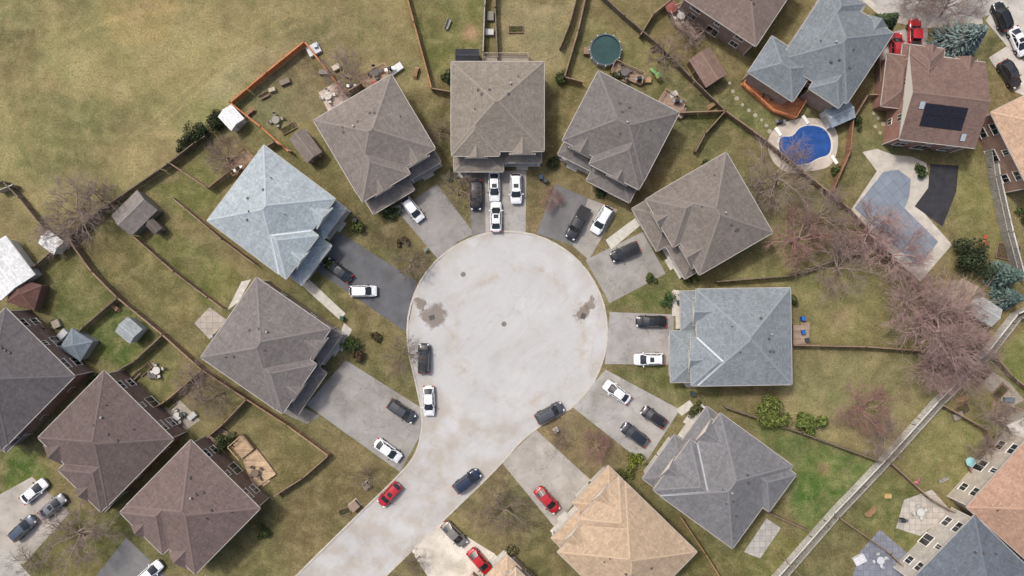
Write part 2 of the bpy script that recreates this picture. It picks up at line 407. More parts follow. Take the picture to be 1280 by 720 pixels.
# ---------------------------------------------------------------- road, kerbs, driveways
def sheet(name,P,z,mat,raw=False,h=0):
    mb=MB(); poly=P if raw else [G(*p) for p in P]
    mb.prism(poly,z-h if h else z,z,mat); return mb.obj(name,uv=False)
cxp,cyp,R=634,414,125
right=[(cxp+R*math.cos(a),cyp-R*math.sin(a)) for a in np.radians(np.arange(90,-25,-7.5))]
right+= spline([(742,478),(716,508),(683,527),(652,551),(618,588),(570,635),(480,722),(380,822),(300,905)],5)
left=[(cxp+R*math.cos(a),cyp-R*math.sin(a)) for a in np.radians(np.arange(90,190,7.5))]
left+= spline([(512,446),(519,475),(526,510),(527,535),(520,565),(500,592),(445,646),(370,720),(270,822),(190,905)],5)
road_poly=left[::-1]+right[1:]
sheet('road',road_poly,.006,m_road())
drives=[
 ([(497,264),(546,230),(593,292),(572,302),(549,326)],(136,133,130),1,.5,'driveway'),
 ([(584,214),(606,214),(607,292),(590,297)],(118,115,112),2,.4,'driveway'),
 ([(606,214),(658,213),(657,292),(607,292)],(150,147,143),3,.5,'driveway'),
 ([(694,230),(735,248),(716,307),(671,292)],(106,105,105),4,.3,'driveway'),
 ([(735,248),(772,262),(736,325),(716,307)],(148,144,138),5,.5,'driveway'),
 ([(803,290),(832,342),(762,379),(732,325)],(142,139,134),6,.6,'driveway'),
 ([(762,390),(842,393),(842,456),(756,455)],(144,141,138),7,.6,'driveway'),
 ([(757,462),(850,512),(806,580),(716,509)],(152,149,145),8,.5,'driveway'),
 ([(670,537),(738,600),(694,660),(627,578)],(155,150,143),9,.5,'driveway'),
 ([(553,652),(618,692),(660,740),(560,760),(514,688)],(194,187,175),10,.4,'driveway'),
 ([(424,290),(521,352),(509,416),(383,330)],(92,93,96),11,.2,'driveway'),
 ([(432,450),(527,510),(525,545),(500,590),(383,506)],(140,137,133),12,.6,'driveway'),
 ([(-40,640),(40,596),(88,640),(30,705),(-40,700)],(158,152,144),13,.3,'driveway'),
 ([(100,745),(158,672),(210,722),(180,790)],(110,110,110),14,.3,'driveway'),
 ([(1236,72),(1258,58),(1300,95),(1300,128),(1262,112)],(176,170,162),15,.4,'driveway'),
 ([(1098,44),(1160,30),(1158,72),(1100,75)],(160,155,150),17,.4,'driveway'),
 ([(-60,690),(12,690),(60,745),(-60,800)],(158,155,150),18,.4,'road'),
 ([(1060,-60),(1080,-2),(1108,22),(1150,31),(1200,31),(1250,14),(1262,-60)],(164,161,156),19,.4,'road'),
 ([(1232,26),(1262,-20),(1320,-20),(1320,80),(1262,62)],(172,168,160),16,.4,'road'),
]
for i,(P,c,sd,cr,nm) in enumerate(drives):
    sheet(nm,P,.011+.0007*i,m_asphalt(c,sd,cr))
m_conc=m_plain('concrete',(192,188,180),.9,.1,1.5); m_conc2=m_plain('concrete_walk',(178,174,165),.9,.16,1.5)
m_kerb=m_plain('kerb_concrete',(172,166,156),.9,.16,1.2)
dw=[[G(*p) for p in d[0]] for d in drives]
def kerb(P,w=.26):
    pts=[Vector(G(*p)) for p in P]; mb=MB(); rs=[]
    q=[pts[0]]
    for a,b in zip(pts,pts[1:]):
        n=max(1,int((b-a).length/.6))
        for k in range(1,n+1): q.append(a.lerp(b,k/n))
    for i,p in enumerate(q):
        t=(q[min(i+1,len(q)-1)]-q[max(i-1,0)]).normalized(); nrm=Vector((-t.y,t.x))
        low=any(inpoly(p.x+nrm.x*s_,p.y+nrm.y*s_,d) for d in dw for s_ in (-.9,.9))
        rs.append((p-nrm*w/2,p+nrm*w/2,.03 if low else .12))
    for (a,b,h),(c,d,g) in zip(rs,rs[1:]):
        mb.add([(a.x,a.y,h),(b.x,b.y,h),(d.x,d.y,g),(c.x,c.y,g),(a.x,a.y,0),(b.x,b.y,0),(d.x,d.y,0),(c.x,c.y,0)],[(0,3,2,1),(0,4,7,3),(1,2,6,5)],m_kerb)
    return mb.obj('kerb',uv=False)
kerb(left[::-1]+right[1:])
kerb([(1060,-60),(1080,-2),(1108,22),(1150,31),(1200,31),(1228,26)],.9)
m_iron=m_plain('cast_iron',(128,124,118),.7,.3,8); m_iron2=m_plain('iron_dark',(100,96,92),.7,.3,8)
def manhole(px,py):
    mb=MB();x,y=G(px,py); mb.cyl(0,0,.007,.42,.012,m_iron,20); mb.cyl(0,0,.012,.33,.014,m_iron2,20)
    for k in range(-2,3): mb.box(0,k*.13,.02,.45,.03,.012,m_iron)
    mb.obj('manhole_cover',loc=(x,y,0))
m_ir3=m_plain('iron_grate',(58,54,50),.7,.3,8)
def basin(px,py,r):
    mb=MB();x,y=G(px,py); mb.box(0,0,.007,.85,.75,.012,m_ir3)
    for k in range(-3,4): mb.box(k*.11,0,.015,.045,.68,.014,m_iron2)
    mb.box(0,.37,.01,.95,.08,.03,m_iron2); mb.box(0,-.37,.01,.95,.08,.03,m_iron2)
    mb.obj('storm_drain',loc=(x,y,0),rot=r)
manhole(630,405); manhole(579,343); basin(540,397,.3); basin(729,395,1.2)
def slab(name,P,mat,z=.03,h=.03): return sheet(name,P,z,mat,h=h)
walks=[[(757,300),(800,268),(806,277),(764,312)],[(842,362),(868,366),(868,374),(838,384),(832,376)],[(838,456),(858,456),(872,484),(858,484)],
 [(430,404),(440,412),(428,440),(420,432)],[(374,354),(382,345),(432,392),(425,400)],
 [(560,210),(583,212),(586,222),(562,222)],[(480,262),(500,256),(505,264),(488,276)],[(284,388),(302,352),(314,349),(298,378)],
 [(738,600),(752,590),(757,598),(744,608)],[(845,512),(862,500),(868,508),(852,520)]]
for w in walks: slab('footpath',w,m_conc2,.035,.03)
# ---------------------------------------------------------------- houses
m_gl=m_glass(); m_white=m_plain('white_trim',(215,213,208),.6,.05,1); m_door=m_siding((205,202,194)); m_dark=m_plain('dark_metal',(52,50,50),.6,.2,2)
m_vent=m_plain('vent_metal',(76,74,72),.6,.2,2); m_gut=m_plain('gutter_trim',(158,153,146),.6,.1,1)
def roof_piece(R,C,e,p,x0,x1,y0,y1,axis,g0,g1,rm,cm,tm,gm,fas=.2):
    T=(lambda a,b,z:(a,b,z)) if axis=='x' else (lambda a,b,z:(b,a,z))
    if axis=='y': x0,x1,y0,y1=y0,y1,x0,x1
    hw=(y1-y0)/2; ym=(y0+y1)/2; zr=e+hw*p
    ra=x0 if g0 else x0+hw; rb=x1 if g1 else x1-hw
    if ra>rb: ra=rb=(ra+rb)/2
    a,b,c,d=T(x0,y0,e),T(x1,y0,e),T(x1,y1,e),T(x0,y1,e); r0=T(ra,ym,zr); r1=T(rb,ym,zr)
    fl=(lambda f:f) if axis=='x' else (lambda f:tuple(reversed(f)))
    vs=[a,b,c,d,r0,r1]
    def face(f,m):
        u=[vs[i] for i in f]; R.add(u,[fl(tuple(range(len(f))))],m)
    if (Vector(r1)-Vector(r0)).length>.01: face((0,1,5,4),rm); face((2,3,4,5),rm)
    else: face((0,1,4),rm); face((2,3,4),rm)
    face((3,0,4),gm if g0 else rm); face((1,2,5),gm if g1 else rm)
    lo=[(q[0],q[1],e-fas) for q in (a,b,c,d)]; vv=[a,b,c,d]+lo
    R.add(vv,[fl(f) for f in ((0,4,5,1),(1,5,6,2),(2,6,7,3),(3,7,4,0),(7,6,5,4))],tm)
    def gut(P,Q):
        P=Vector(P);Q=Vector(Q);t=(Q-P);ang=math.atan2(t.y,t.x);m=(P+Q)/2;cen=(Vector(a)+Vector(c))/2
        n_=Vector((-t.y,t.x,0)).normalized()
        if n_.dot(m-cen)<0:n_=-n_
        C.box(m.x+n_.x*.055,m.y+n_.y*.055,e-.14,t.length,.1,.115,tm,ang)
    es=[(a,b),(c,d)]+([] if g0 else [(d,a)])+([] if g1 else [(b,c)])
    if e>2.5:
        for P,Q in es: gut(P,Q)
    def cap(P,Q,drop):
        P=Vector(P);Q=Vector(Q);t=(Q-P)
        if t.length<.05:return
        t2=Vector((t.x,t.y,0)).normalized(); n_=Vector((-t2.y,t2.x,0)); w=.15; up=Vector((0,0,.04)); dn=Vector((0,0,.04-w*drop))
        C.add([P+n_*w+dn,P+up,P-n_*w+dn,Q-n_*w+dn,Q+up,Q+n_*w+dn],[(0,1,4,5),(1,2,3,4)],cm)
    cap(r0,r1,p)
    if not g0: cap(a,r0,p*.707); cap(d,r0,p*.707)
    if not g1: cap(b,r1,p*.707); cap(c,r1,p*.707)
def valley(C,P,Q,p,mat,w=.16):
    P=Vector(P);Q=Vector(Q);t=Q-P;t2=Vector((t.x,t.y,0)).normalized();n_=Vector((-t2.y,t2.x,0)); s=Vector((0,0,.03)); u=Vector((0,0,w*p*.707+.035))
    C.add([P+n_*w+u,P+s,P-n_*w+u,Q-n_*w+u,Q+s,Q+n_*w+u],[(0,1,4,5),(1,2,3,4)],mat)
def house(name,px,py,f,parts,roofc,wall,valleyc=None,garage=None,porch=None,seed=0,eref=5.6,windows=True,vents=True,trim=None,gable=None,fas=.2):
    L=math.hypot(*f); F=(f[0]/L,-f[1]/L); th=math.atan2(-F[0],F[1]); x,y=G(px,py,eref)
    root=empty(name,(x,y,0),th); rd=random.Random(seed+11)
    rm=m_shingle(roofc,seed); cm=m_plain('ridge_cap',tuple(min(255,int(c*1.04+1)) for c in roofc),.9,.12,3.0)
    tm=trim or m_gut; R=MB();C=MB();W=MB();Wi=MB()
    gm=gable or m_siding((206,200,188))
    main=parts[0]
    for i,pt in enumerate(parts):
        x0,x1,y0,y1,e,p=pt[:6]; ax,g0,g1=pt[6:9]; w=pt[9] if len(pt)>9 else True
        roof_piece(R,C,e,p,x0,x1,y0,y1,ax,g0,g1,rm,cm,tm,gm,fas)
        if w:
            o=.42 if e>2.5 else .15
            wx0,wx1,wy0,wy1=x0+o,x1-o,y0+o,y1-o
            W.prism([(wx0,wy0),(wx1,wy0),(wx1,wy1),(wx0,wy1)],0,e-fas-.004*i,wall if w is True else w)
        if i>0 and ax=='y' and e>5 and not g1 and y1>main[3]+.3:
            hw=(x1-x0)/2; xm=(x0+x1)/2
            vm=m_plain('valley_flashing',valleyc,.7,.1,3.0) if valleyc else cm
            zz=main[4]
            for xe in (x0,x1): valley(C,(xe,main[3],zz+.01),(xm,main[3]-hw*.98,zz+hw*p*.98),p,vm,.13 if valleyc else .1)
    def rz(a,b):
        z=0
        for x0,x1,y0,y1,e,p,ax,g0,g1,*_ in parts:
            if x0<a<x1 and y0<b<y1:
                if ax=='x': ds=[b-y0,y1-b]+([] if g0 else [a-x0])+([] if g1 else [x1-a])
                else: ds=[a-x0,x1-a]+([] if g0 else [b-y0])+([] if g1 else [y1-b])
                z=max(z,e+p*min(ds))
        return z
    if windows:
        x0,x1,y0,y1,e=main[:5]; o=.42
        def win(cx,cy,z,w,h,side):
            if side in 'NS':
                s_=1 if side=='N' else -1
                Wi.box(cx,cy+s_*.02,z,w,.1,h,m_white,bottom=True); Wi.box(cx,cy+s_*.045,z+.09,w-.18,.1,h-.18,m_gl,bottom=True); Wi.box(cx,cy+s_*.07,z+.09,.05,.1,h-.18,m_white)
                Wi.box(cx,cy+s_*.06,z-.08,w+.16,.16,.08,m_white)
            else:
                s_=1 if side=='E' else -1
                Wi.box(cx+s_*.02,cy,z,.1,w,h,m_white,bottom=True); Wi.box(cx+s_*.045,cy,z+.09,.1,w-.18,h-.18,m_gl,bottom=True); Wi.box(cx+s_*.07,cy,z+.09,.1,.05,h-.18,m_white)
        Wd=x1-x0;Dp=y1-y0
        for k,ww in ((.2,1.8),(.5,.9),(.8,1.5)):
            win(x0+Wd*k,y0+o,3.6,ww,1.2,'S')
            if k!=.5: win(x0+Wd*k,y0+o,.9,ww*.9,1.4,'S')
            else: win(x0+Wd*k,y0+o,.1,2.0,2.15,'S')
        for k in (.28,.7):
            win(x0+o,y0+Dp*k,3.7,1.1,1.2,'W'); win(x1-o,y0+Dp*k,3.7,1.1,1.2,'E'); win(x0+o,y0+Dp*k,1,1.0,1.1,'W'); win(x1-o,y0+Dp*(k+.08),1,1.0,1.1,'E')
        for k in (.15,.42,.62,.86): win(x0+Wd*k,y1-o,3.75,1.4,1.35,'N')
    if garage:
        gx0,gx1,gy=garage
        n=2; w=(gx1-gx0-1.2)/n
        for k in range(n):
            cx=gx0+.4+w*(k+.5)+.2*k
            Wi.box(cx,gy+.03,.02,w-.1,.1,2.35,m_white); Wi.box(cx,gy+.06,.04,w-.35,.1,2.2,m_door)
            for q in range(1,4): Wi.box(cx,gy+.075,.04+q*.55,w-.35,.1,.03,m_dark)
    if porch:
        qx0,qx1,qy=porch
        Wi.box((qx0+qx1)/2,qy-1.0,0,qx1-qx0-.2,2.2,.35,m_conc2); Wi.box((qx0+qx1)/2,qy+.35,0,1.8,.55,.18,m_conc2)
        for cx in (qx0+.35,qx1-.35): Wi.box(cx,qy-.25,.35,.28,.28,2.45,m_white)
        Wi.box((qx0+qx1)/2,qy-1.75,.36,1.1,.12,2.1,m_plain('front_door',(96,52,44),.5,.1,2))
    if vents:
        x0,x1,y0,y1,e=main[:5]
        V=MB()
        for k in range(rd.choice((3,4))):
            a=rd.uniform(x0*.55,x1*.55);b=rd.uniform(y0*.55,y0*.15); z=rz(a,b)
            V.box(a,b,z-.15,.40,.40,.30,m_vent,0,.8)
        for k in range(2):
            a=rd.uniform(x0*.7,x1*.7);b=rd.uniform(y0*.7,y1*.4); z=rz(a,b); V.cyl(a,b,z-.15,.07,.5,m_dark,8)
        a=rd.uniform(x0*.3,x1*.3);b=rd.uniform(y0*.5,0);V.cyl(a,b,rz(a,b)-.1,.14,.55,m_plain('flue',(150,150,150),.4,.1,2),10)
        V.obj('roof_vents',root)
    if windows:
        x0,x1,y0,y1,e=main[:5]
        for cx,cy in ((x0+.38,y0+.38),(x1-.38,y0+.38),(x0+.38,y1-.38)): Wi.box(cx,cy,0,.09,.09,e-.2,m_white)
    R.obj('roof',root); C.obj('ridge_caps_and_gutters',root,uv=False)
    if W.v: W.obj('walls',root)
    if Wi.v: Wi.obj('windows_and_doors',root)
    return root,rz
def cul(px,py,f,W,D,mir,roofc,wallc,seed,valleyc=None,gdepth=2.6,wing=.62,p=.44,back=False,gw=.56,proj=1.3,gab=False,vents=True):
    w,d=W/2,D/2; M=(lambda a,b:(a,b)) if not mir else (lambda a,b:(-b,-a))
    parts=[(-w,w,-d,d,5.6,p*(.8 if gab else 1),'x' if (W>=D or gab) else 'y',1 if gab else 0,1 if gab else 0)]
    a,b=M(w*(1-2*wing)*1.0,w*.99); parts.append((a,b,-d*.1,d+proj,5.59,p,'y',1,0))
    if back:
        a,b=M(-w*.9,w*.0); parts.append((a,b,-d-1.2,d*.1,5.58,p,'y',0,1))
    a,b=M(-w*.80,-w*.26); parts.append((a,b,d*.35,d+.5,5.3,.62,'y',1,1))
    a,b=M(w*.22,w*.70); parts.append((a,b,d*.55,d+proj+.3,5.25,.62,'y',1,1))
    ga,gb=M(w*(1-2*gw),w*.97); parts.append((ga,gb,d-gdepth+.6,d+gdepth+.6,3.02,.36,'x',0,0,False))
    pa,pb=M(-w*.96,w*(1-2*gw)-.02); parts.append((pa,pb,d-gdepth*.62,d+gdepth*.62,3.0,.40,'x',0,0,False))
    wall=m_brick(wallc)
    root,rz=house('brick_house',px,py,f,parts,roofc,wall,valleyc,(ga+.3,gb-.3,d+gdepth+.15),(pa,pb,d+gdepth*.62),seed,vents=vents)
    W2=MB(); W2.prism([(ga+.4,d-1),(gb-.4,d-1),(gb-.4,d+gdepth+.15),(ga+.4,d+gdepth+.15)],0,2.82,wall); W2.obj('garage_walls',root)
    return root,rz
k5=S*(H-5.6)/H
h1=cul(468,168,(.51,.86),113*k5,108*k5,False,(120,113,107),(150,120,100),1)
h2=cul(622,133,(0,1),116*k5,112*k5,False,(125,118,109),(165,145,120),2,wing=.52,proj=.7,gdepth=2.0)
h3=cul(776,158,(-.46,.89),114*k5,98*k5,True,(107,103,100),(150,125,105),3)
h4=cul(891,267,(-.865,.5),116*k5,106*k5,False,(115,108,102),(155,125,100),4,wing=.6)
h5=cul(930,421,(-1,.015),121*k5,118*k5,True,(122,129,133),(150,130,112),5,(180,186,190),2.8,wing=.5,proj=.9)
h6=cul(908,601,(-.81,-.59),128*k5,112*k5,True,(110,110,112),(140,130,125),6,(150,152,154),2.2,back=True)
h7=cul(784,690,(-.72,-.70),122*k5,125*k5,False,(166,146,124),(170,140,110),7,None,2.2)
h8=cul(645,792,(-.72,-.70),118*k5,116*k5,True,(172,152,130),(170,140,110),8)
h9=cul(339,262,(.8,.6),118*k5,112*k5,False,(150,160,164),(160,150,140),9,(195,202,205),2.5,wing=.58)
h10=cul(332,429,(.82,.57),122*k5,113*k5,False,(112,107,105),(150,130,112),10,None,2.3)
h11=cul(132,548,(-.7,.71),122*k5,118*k5,True,(97,86,83),(120,85,70),11,None,2.2)
h12=cul(241,634,(-.7,.71),122*k5,116*k5,False,(106,93,89),(125,90,72),12,None,2.2)
h13=cul(8,470,(-.7,.71),122*k5,120*k5,True,(90,87,89),(120,90,80),13,None,2.2)
h14=cul(925,-12,(.55,-.83),110*k5,95*k5,False,(120,106,99),(150,120,100),14,None,2.2)
h15=cul(1046,58,(.55,-.83),100*k5,106*k5,True,(110,117,121),(165,140,120),15,None,2.0,wing=.5,back=True)
h16=cul(1178,126,(.12,-1),96*k5,108*k5,True,(112,93,86),(150,95,75),16,None,1.8,wing=.45,gab=True,vents=False)
h17=cul(1312,165,(.9,-.45),110*k5,110*k5,True,(172,146,124),(170,130,105),17)
h18=cul(1292,628,(.75,.66),120*k5,118*k5,True,(156,128,110),(190,180,165),18)
h19=cul(1215,722,(.72,.7),116*k5,104*k5,False,(92,99,107),(190,185,175),19)
def wing(name,px,py,f,w,d,e,roofc,wallc,seed,p=.44,ax='x'):
    return house(name,px,py,f,[(-w/2,w/2,-d/2,d/2,e,p,ax,0,0)],roofc,m_brick(wallc),seed=seed,eref=e,windows=False,vents=False)
wing('house_extension',978,86,(.55,-.83),8,6.5,5.2,(112,119,124),(165,140,120),21)
wing('house_extension',1124,102,(.12,-1),4.6,8.0,3.6,(112,93,86),(150,95,75),22,ax='y')
def roofpanel(root,rz,pts,mat,frame,nm):
    mb=MB()
    for (a,b,w,h) in pts:
        z=[rz(a+i*w/2,b+j*h/2)+.13 for i,j in ((-1,-1),(1,-1),(1,1),(-1,1))]
        P=[(a+i*w/2,b+j*h/2,z_) for (i,j),z_ in zip(((-1,-1),(1,-1),(1,1),(-1,1)),z)]
        Q=[(p[0],p[1],p[2]-.12) for p in P]; mb.add(P+Q,[(0,1,2,3)],mat); mb.add(P+Q,[(0,4,5,1),(1,5,6,2),(2,6,7,3),(3,7,4,0)],frame)
    mb.obj(nm,root)
m_sol=m_plain('solar_cell',(30,30,38),.25,.2,3,0,.5)
roofpanel(h16[0],h16[1],[(x-.3,y,.98,1.5) for x in (-2.6,-1.56,-.52,.52,1.56,2.6) for y in (-2.0,-3.56)],m_sol,m_dark,'solar_panels')
roofpanel(h16[0],h16[1],[(3.4,-5.2,.7,1.0),(-3.9,-1.6,.7,1.0)],m_plain('skylight_glass',(150,160,166),.15,.1,2),m_dark,'skylights')
def shed(px,py,f,w,d,e,roofc,wallc,name='garden_shed',p=.45,hip=False,seed=0):
    g=0 if hip else 1
    parts=[(-w/2,w/2,-d/2,d/2,e,p,'x' if w>=d else 'y',g,g)]
    r,rz=house(name,px,py,f,parts,roofc,m_siding(wallc),seed=seed,eref=e,windows=False,vents=False,gable=m_siding(wallc),fas=.1)
    D=MB(); y=d/2-.15+.01; D.box(0,y,.02,min(1.5,w*.5),.06,min(1.9,e-.3),m_white); D.box(0,y+.02,.06,min(1.35,w*.43),.06,min(1.8,e-.4),m_siding(tuple(int(c*.8) for c in wallc))); D.obj('shed_door',r)
    return r
shed(168,266,(.7,.7),5.6,4.4,2.3,(122,116,112),(130,126,120),seed=1)
shed(192,283,(.7,.7),1.6,2.2,1.9,(90,84,80),(120,110,100),seed=2)
shed(289,147,(.7,.75),2.8,3.0,2.0,(214,215,215),(215,215,212),seed=3)
shed(382,182,(.6,.8),2.9,4.6,2.1,(118,110,104),(150,140,128),seed=4)
shed(64,303,(-.6,.8),3.0,2.6,2.0,(216,216,214),(210,210,206),seed=5)
shed(30,367,(-.3,1),4.4,4.0,2.2,(96,72,66),(120,90,80),seed=6,hip=True)
shed(95,431,(-.5,.8),3.8,3.6,2.2,(108,118,126),(150,152,150),seed=7,hip=True)
shed(161,413,(-.6,.7),3.0,3.0,2.2,(144,150,152),(190,190,186),seed=8)
shed(885,84,(-.8,.5),5.0,3.8,2.2,(122,102,93),(120,95,80),seed=9)
shed(1050,142,(-.9,.4),3.0,4.0,2.3,(146,158,166),(190,190,186),seed=10)
shed(1208,373,(.8,.5),4.4,4.4,2.2,(142,128,112),(150,140,124),seed=11)
shed(1229,387,(.8,.5),3.2,5.0,2.3,(154,156,153),(170,168,160),seed=12)
shed(4,335,(.6,.8),6.5,7.5,2.6,(200,202,202),(200,200,196),seed=13,p=.2)
shed(584,70,(0,1),3.6,2.2,2.4,(52,54,58),(70,70,72),seed=14,p=.3)
shed(1283,540,(-.8,.5),5,4,2.3,(182,178,170),(170,165,155),seed=15)
# ---------------------------------------------------------------- fences
def fence(P,c=(118,106,92),h=1.65,kind=0,name='wooden_fence'):
    mb=MB(); mat=m_fence(c); rd=random.Random(int(P[0][0]*7+P[0][1]))
    pts=[Vector(G(*p,z=.9)) for p in P]
    for a,b in zip(pts,pts[1:]):
        L=(b-a).length; t=(b-a)/L; ang=math.atan2(t.y,t.x); n=max(1,round(L/.155)); st=L/n; nr=Vector((-t.y,t.x))
        for i in range(n):
            s=a+t*(i+.5)*st+nr*(.018*(1 if i%2 else -1)+rd.uniform(-.008,.008))
            hh=h+rd.uniform(-.035,.03)
            if rd.random()<.006: continue
            mb.box(s.x,s.y,.04,st*.95,.02,hh,mat,ang+rd.uniform(-.03,.03))
        m=max(1,round(L/2.4))
        for i in range(m+1):
            s=a+t*L*i/m; mb.box(s.x,s.y,0,.11,.11,h+.14,mat,ang)
            mb.box(s.x,s.y,h+.14,.18,.18,.03,mat,ang)
        mid=(a+b)/2
        for z in (.3,h-.25): mb.box(mid.x+nr.x*.045,mid.y+nr.y*.045,z,L,.04,.09,mat,ang)
        mb.box(mid.x,mid.y,h+.06,L,.15+.07*kind,.035,mat,ang)
    return mb.obj(name,uv=False)
OR=(180,118,82); BR=(134,114,96); GR=(152,148,140); LG=(182,179,172); DK=(112,100,88)
FN=[([(290,130),(335,92),(382,54)],OR,1),([(382,54),(412,92),(432,118)],OR,1),([(290,130),(328,160),(362,190)],OR,1),([(432,118),(452,106)],BR,0),
 ([(502,-30),(518,30),(540,112)],(152,114,86),1),([(540,112),(563,116)],BR,0),([(610,-30),(606,10),(604,66)],GR,0),([(620,-30),(619,12),(622,74)],DK,0),
 ([(738,-30),(722,40),(705,98)],BR,1),([(705,98),(728,104)],BR,0),([(728,-30),(712,30),(700,60)],BR,0),
 ([(745,-10),(780,22),(822,58),(862,98),(905,140)],DK,0),([(905,140),(955,176),(1000,214),(1060,262)],BR,1),([(1060,262),(1110,318),(1150,360)],BR,0),
 ([(850,142),(905,140)],BR,0),([(905,140),(880,168),(868,190)],BR,0),([(840,0),(815,20),(800,45)],BR,0),
 ([(895,352),(985,345),(1066,317),(1080,318)],DK,0),([(990,431),(1080,433),(1178,440)],BR,0),([(905,508),(1000,540),(1098,576)],DK,0),
 ([(1300,378),(1268,392),(1232,438),(1170,500),(1104,573),(1040,640),(965,725),(930,770)],LG,1),
 ([(1290,390),(1272,398),(1238,442),(1176,504),(1110,577),(1046,645),(972,730),(945,765)],GR,0),
 ([(1236,150),(1246,220),(1262,290),(1278,350)],LG,1),([(1230,152),(1240,222),(1255,290),(1270,345)],GR,0),
 ([(1064,150),(1060,190),(1038,240)],(140,106,84),0),([(1082,120),(1064,150)],BR,0),([(1096,60),(1098,120),(1082,120)],BR,0),
 ([(1176,506),(1230,536),(1240,560)],BR,0),([(1110,577),(1160,622),(1192,640)],BR,0),([(1046,645),(1110,690),(1150,730)],BR,0),
 ([(1238,442),(1262,470),(1300,500)],BR,0),([(972,690),(1010,730)],BR,0),([(850,645),(880,690),(905,730)],(150,116,90),0),([(1010,662),(960,640)],BR,0),
 ([(245,180),(212,206),(130,262),(88,298)],DK,0),([(245,180),(258,172)],DK,0),([(-30,225),(8,228),(28,248),(60,288),(88,298)],DK,0),([(0,240),(20,232)],GR,0),
 ([(88,298),(118,340),(150,372),(206,418),(255,462),(310,498)],BR,1),([(170,296),(220,340),(262,372),(280,385)],BR,0),([(218,248),(280,300),(320,330)],BR,0),
 ([(150,372),(108,408),(78,440)],DK,0),([(206,418),(172,450),(140,468)],DK,0),([(255,462),(210,500),(190,512)],BR,0),([(310,498),(282,528),(262,545)],BR,0),
 ([(310,498),(360,530),(412,568)],(152,126,100),0),([(412,568),(380,596),(345,618)],BR,0),([(88,298),(50,330),(20,352)],DK,0),([(30,390),(60,410),(78,440)],BR,0),
 ([(215,205),(262,236),(290,214)],BR,0),([(325,190),(345,178),(365,190)],BR,0)]
for P,c,k in FN: fence(P,c,kind=k)
# ---------------------------------------------------------------- decks, patios, pools
def deck(P,h,c,rail=True,axis=0,name='wooden_deck'):
    mb=MB(); m=m_wood(c,.16,axis); poly=[G(*p) for p in P]; mb.prism(poly,0,h,m)
    if rail:
        n=len(poly); rm=m_fence(c)
        for i in range(n):
            if i==0: continue
            a=Vector(poly[i]);b=Vector(poly[(i+1)%n]);L=(b-a).length;t=(b-a)/L;ang=math.atan2(t.y,t.x);mid=(a+b)/2
            mb.box(mid.x,mid.y,h+.95,L,.12,.04,rm,ang); mb.box(mid.x,mid.y,h+.1,L,.04,.06,rm,ang)
            k=max(1,int(L/.35))
            for q in range(k+1): p=a+t*L*q/k; mb.box(p.x,p.y,h,.05,.05,.95,rm,ang)
    a=Vector(poly[0]);b=Vector(poly[1]);mid=(a+b)/2;t=(b-a).normalized();ang=math.atan2(t.y,t.x); mb.box(mid.x,mid.y,0,1.4,.8,h*.5,m,ang)
    return mb.obj(name)
deck([(1003,128),(945,92),(930,96),(926,108),(962,140),(990,150)],.7,(196,130,90))
deck([(890,28),(866,2),(834,14),(842,34),(868,52)],.6,(150,132,118))
deck([(318,612),(346,592),(322,560),(304,572)],.35,(182,158,130),False)
deck([(304,572),(320,560),(306,542),(290,556)],.8,(170,146,118))
deck([(318,200),(306,188),(286,208),(296,222)],.5,(150,126,104))
deck([(762,92),(800,108),(804,94),(768,78)],.6,(140,120,104))
deck([(850,150),(856,130),(830,114),(820,130)],.6,(150,128,112))
deck([(1280,548),(1300,520),(1240,500),(1236,520)],.5,(160,142,122))
deck([(458,112),(490,94),(482,82),(448,98)],.5,(160,136,114))
deck([(604,80),(660,80),(660,70),(604,70)],.5,(150,140,128))
deck([(1002,406),(1010,406),(1010,430),(990,430),(990,406)],.5,(150,134,116),False)
deck([(260,545),(280,560),(296,546),(276,532)],.4,(120,106,92),False)
slab('patio',[(398,116),(424,100),(440,122),(412,142)],m_paver((176,162,152),.6))
slab('patio',[(930,690),(958,648),(976,660),(950,698)],m_paver((162,158,152),.9))
slab('patio',[(243,404),(262,384),(284,400),(262,424)],m_paver((156,148,138),.9))
slab('patio',[(345,512),(362,500),(400,520),(384,530)],m_paver((128,124,120),.9))
slab('patio',[(1130,625),(1165,612),(1190,640),(1150,670),(1120,660)],m_paver((168,162,154),.9))
slab('patio',[(1075,690),(1100,662),(1150,705),(1120,740),(1060,740)],m_paver((118,122,132),.9))
slab('patio',[(60,440),(78,452),(60,470),(46,455)],m_paver((156,152,146),.6))
slab('patio',[(205,510),(225,500),(250,525),(230,540)],m_paver((156,148,136),.6))
slab('patio',[(1040,8),(1060,-20),(1075,5),(1062,16)],m_paver((150,146,140),.6))
slab('patio',[(1236,462),(1262,478),(1280,500),(1262,510),(1228,480)],m_paver((146,138,126),.6))
def offs(P,k):
    cx=sum(p[0] for p in P)/len(P);cy=sum(p[1] for p in P)/len(P)
    return [(cx+(p[0]-cx)*k,cy+(p[1]-cy)*k) for p in P]
kp=spline([(976,172),(990,170),(1000,160),(1014,157),(1030,162),(1038,176),(1036,192),(1022,198),(1010,204),(996,206),(982,200),(974,186)],5,True)
pm=MB()
pm.prism([G(*p) for p in spline([(962,170),(975,156),(1000,148),(1030,150),(1046,165),(1046,190),(1036,208),(1012,214),(986,216),(968,204),(960,186)],4,True)],0,.03,m_plain('pool_deck',(174,164,152),.9,.2,.8))
pm.prism([G(*p) for p in offs(kp,1.07)],0,.07,m_conc); pm.prism([G(*p) for p in kp],.07,.078,m_water((36,72,132)))
for px,py in ((972,165),(1042,200),(1006,150)): 
    x,y=G(px,py); pm.box(x,y,.03,.5,1.5,.3,m_white,.6)
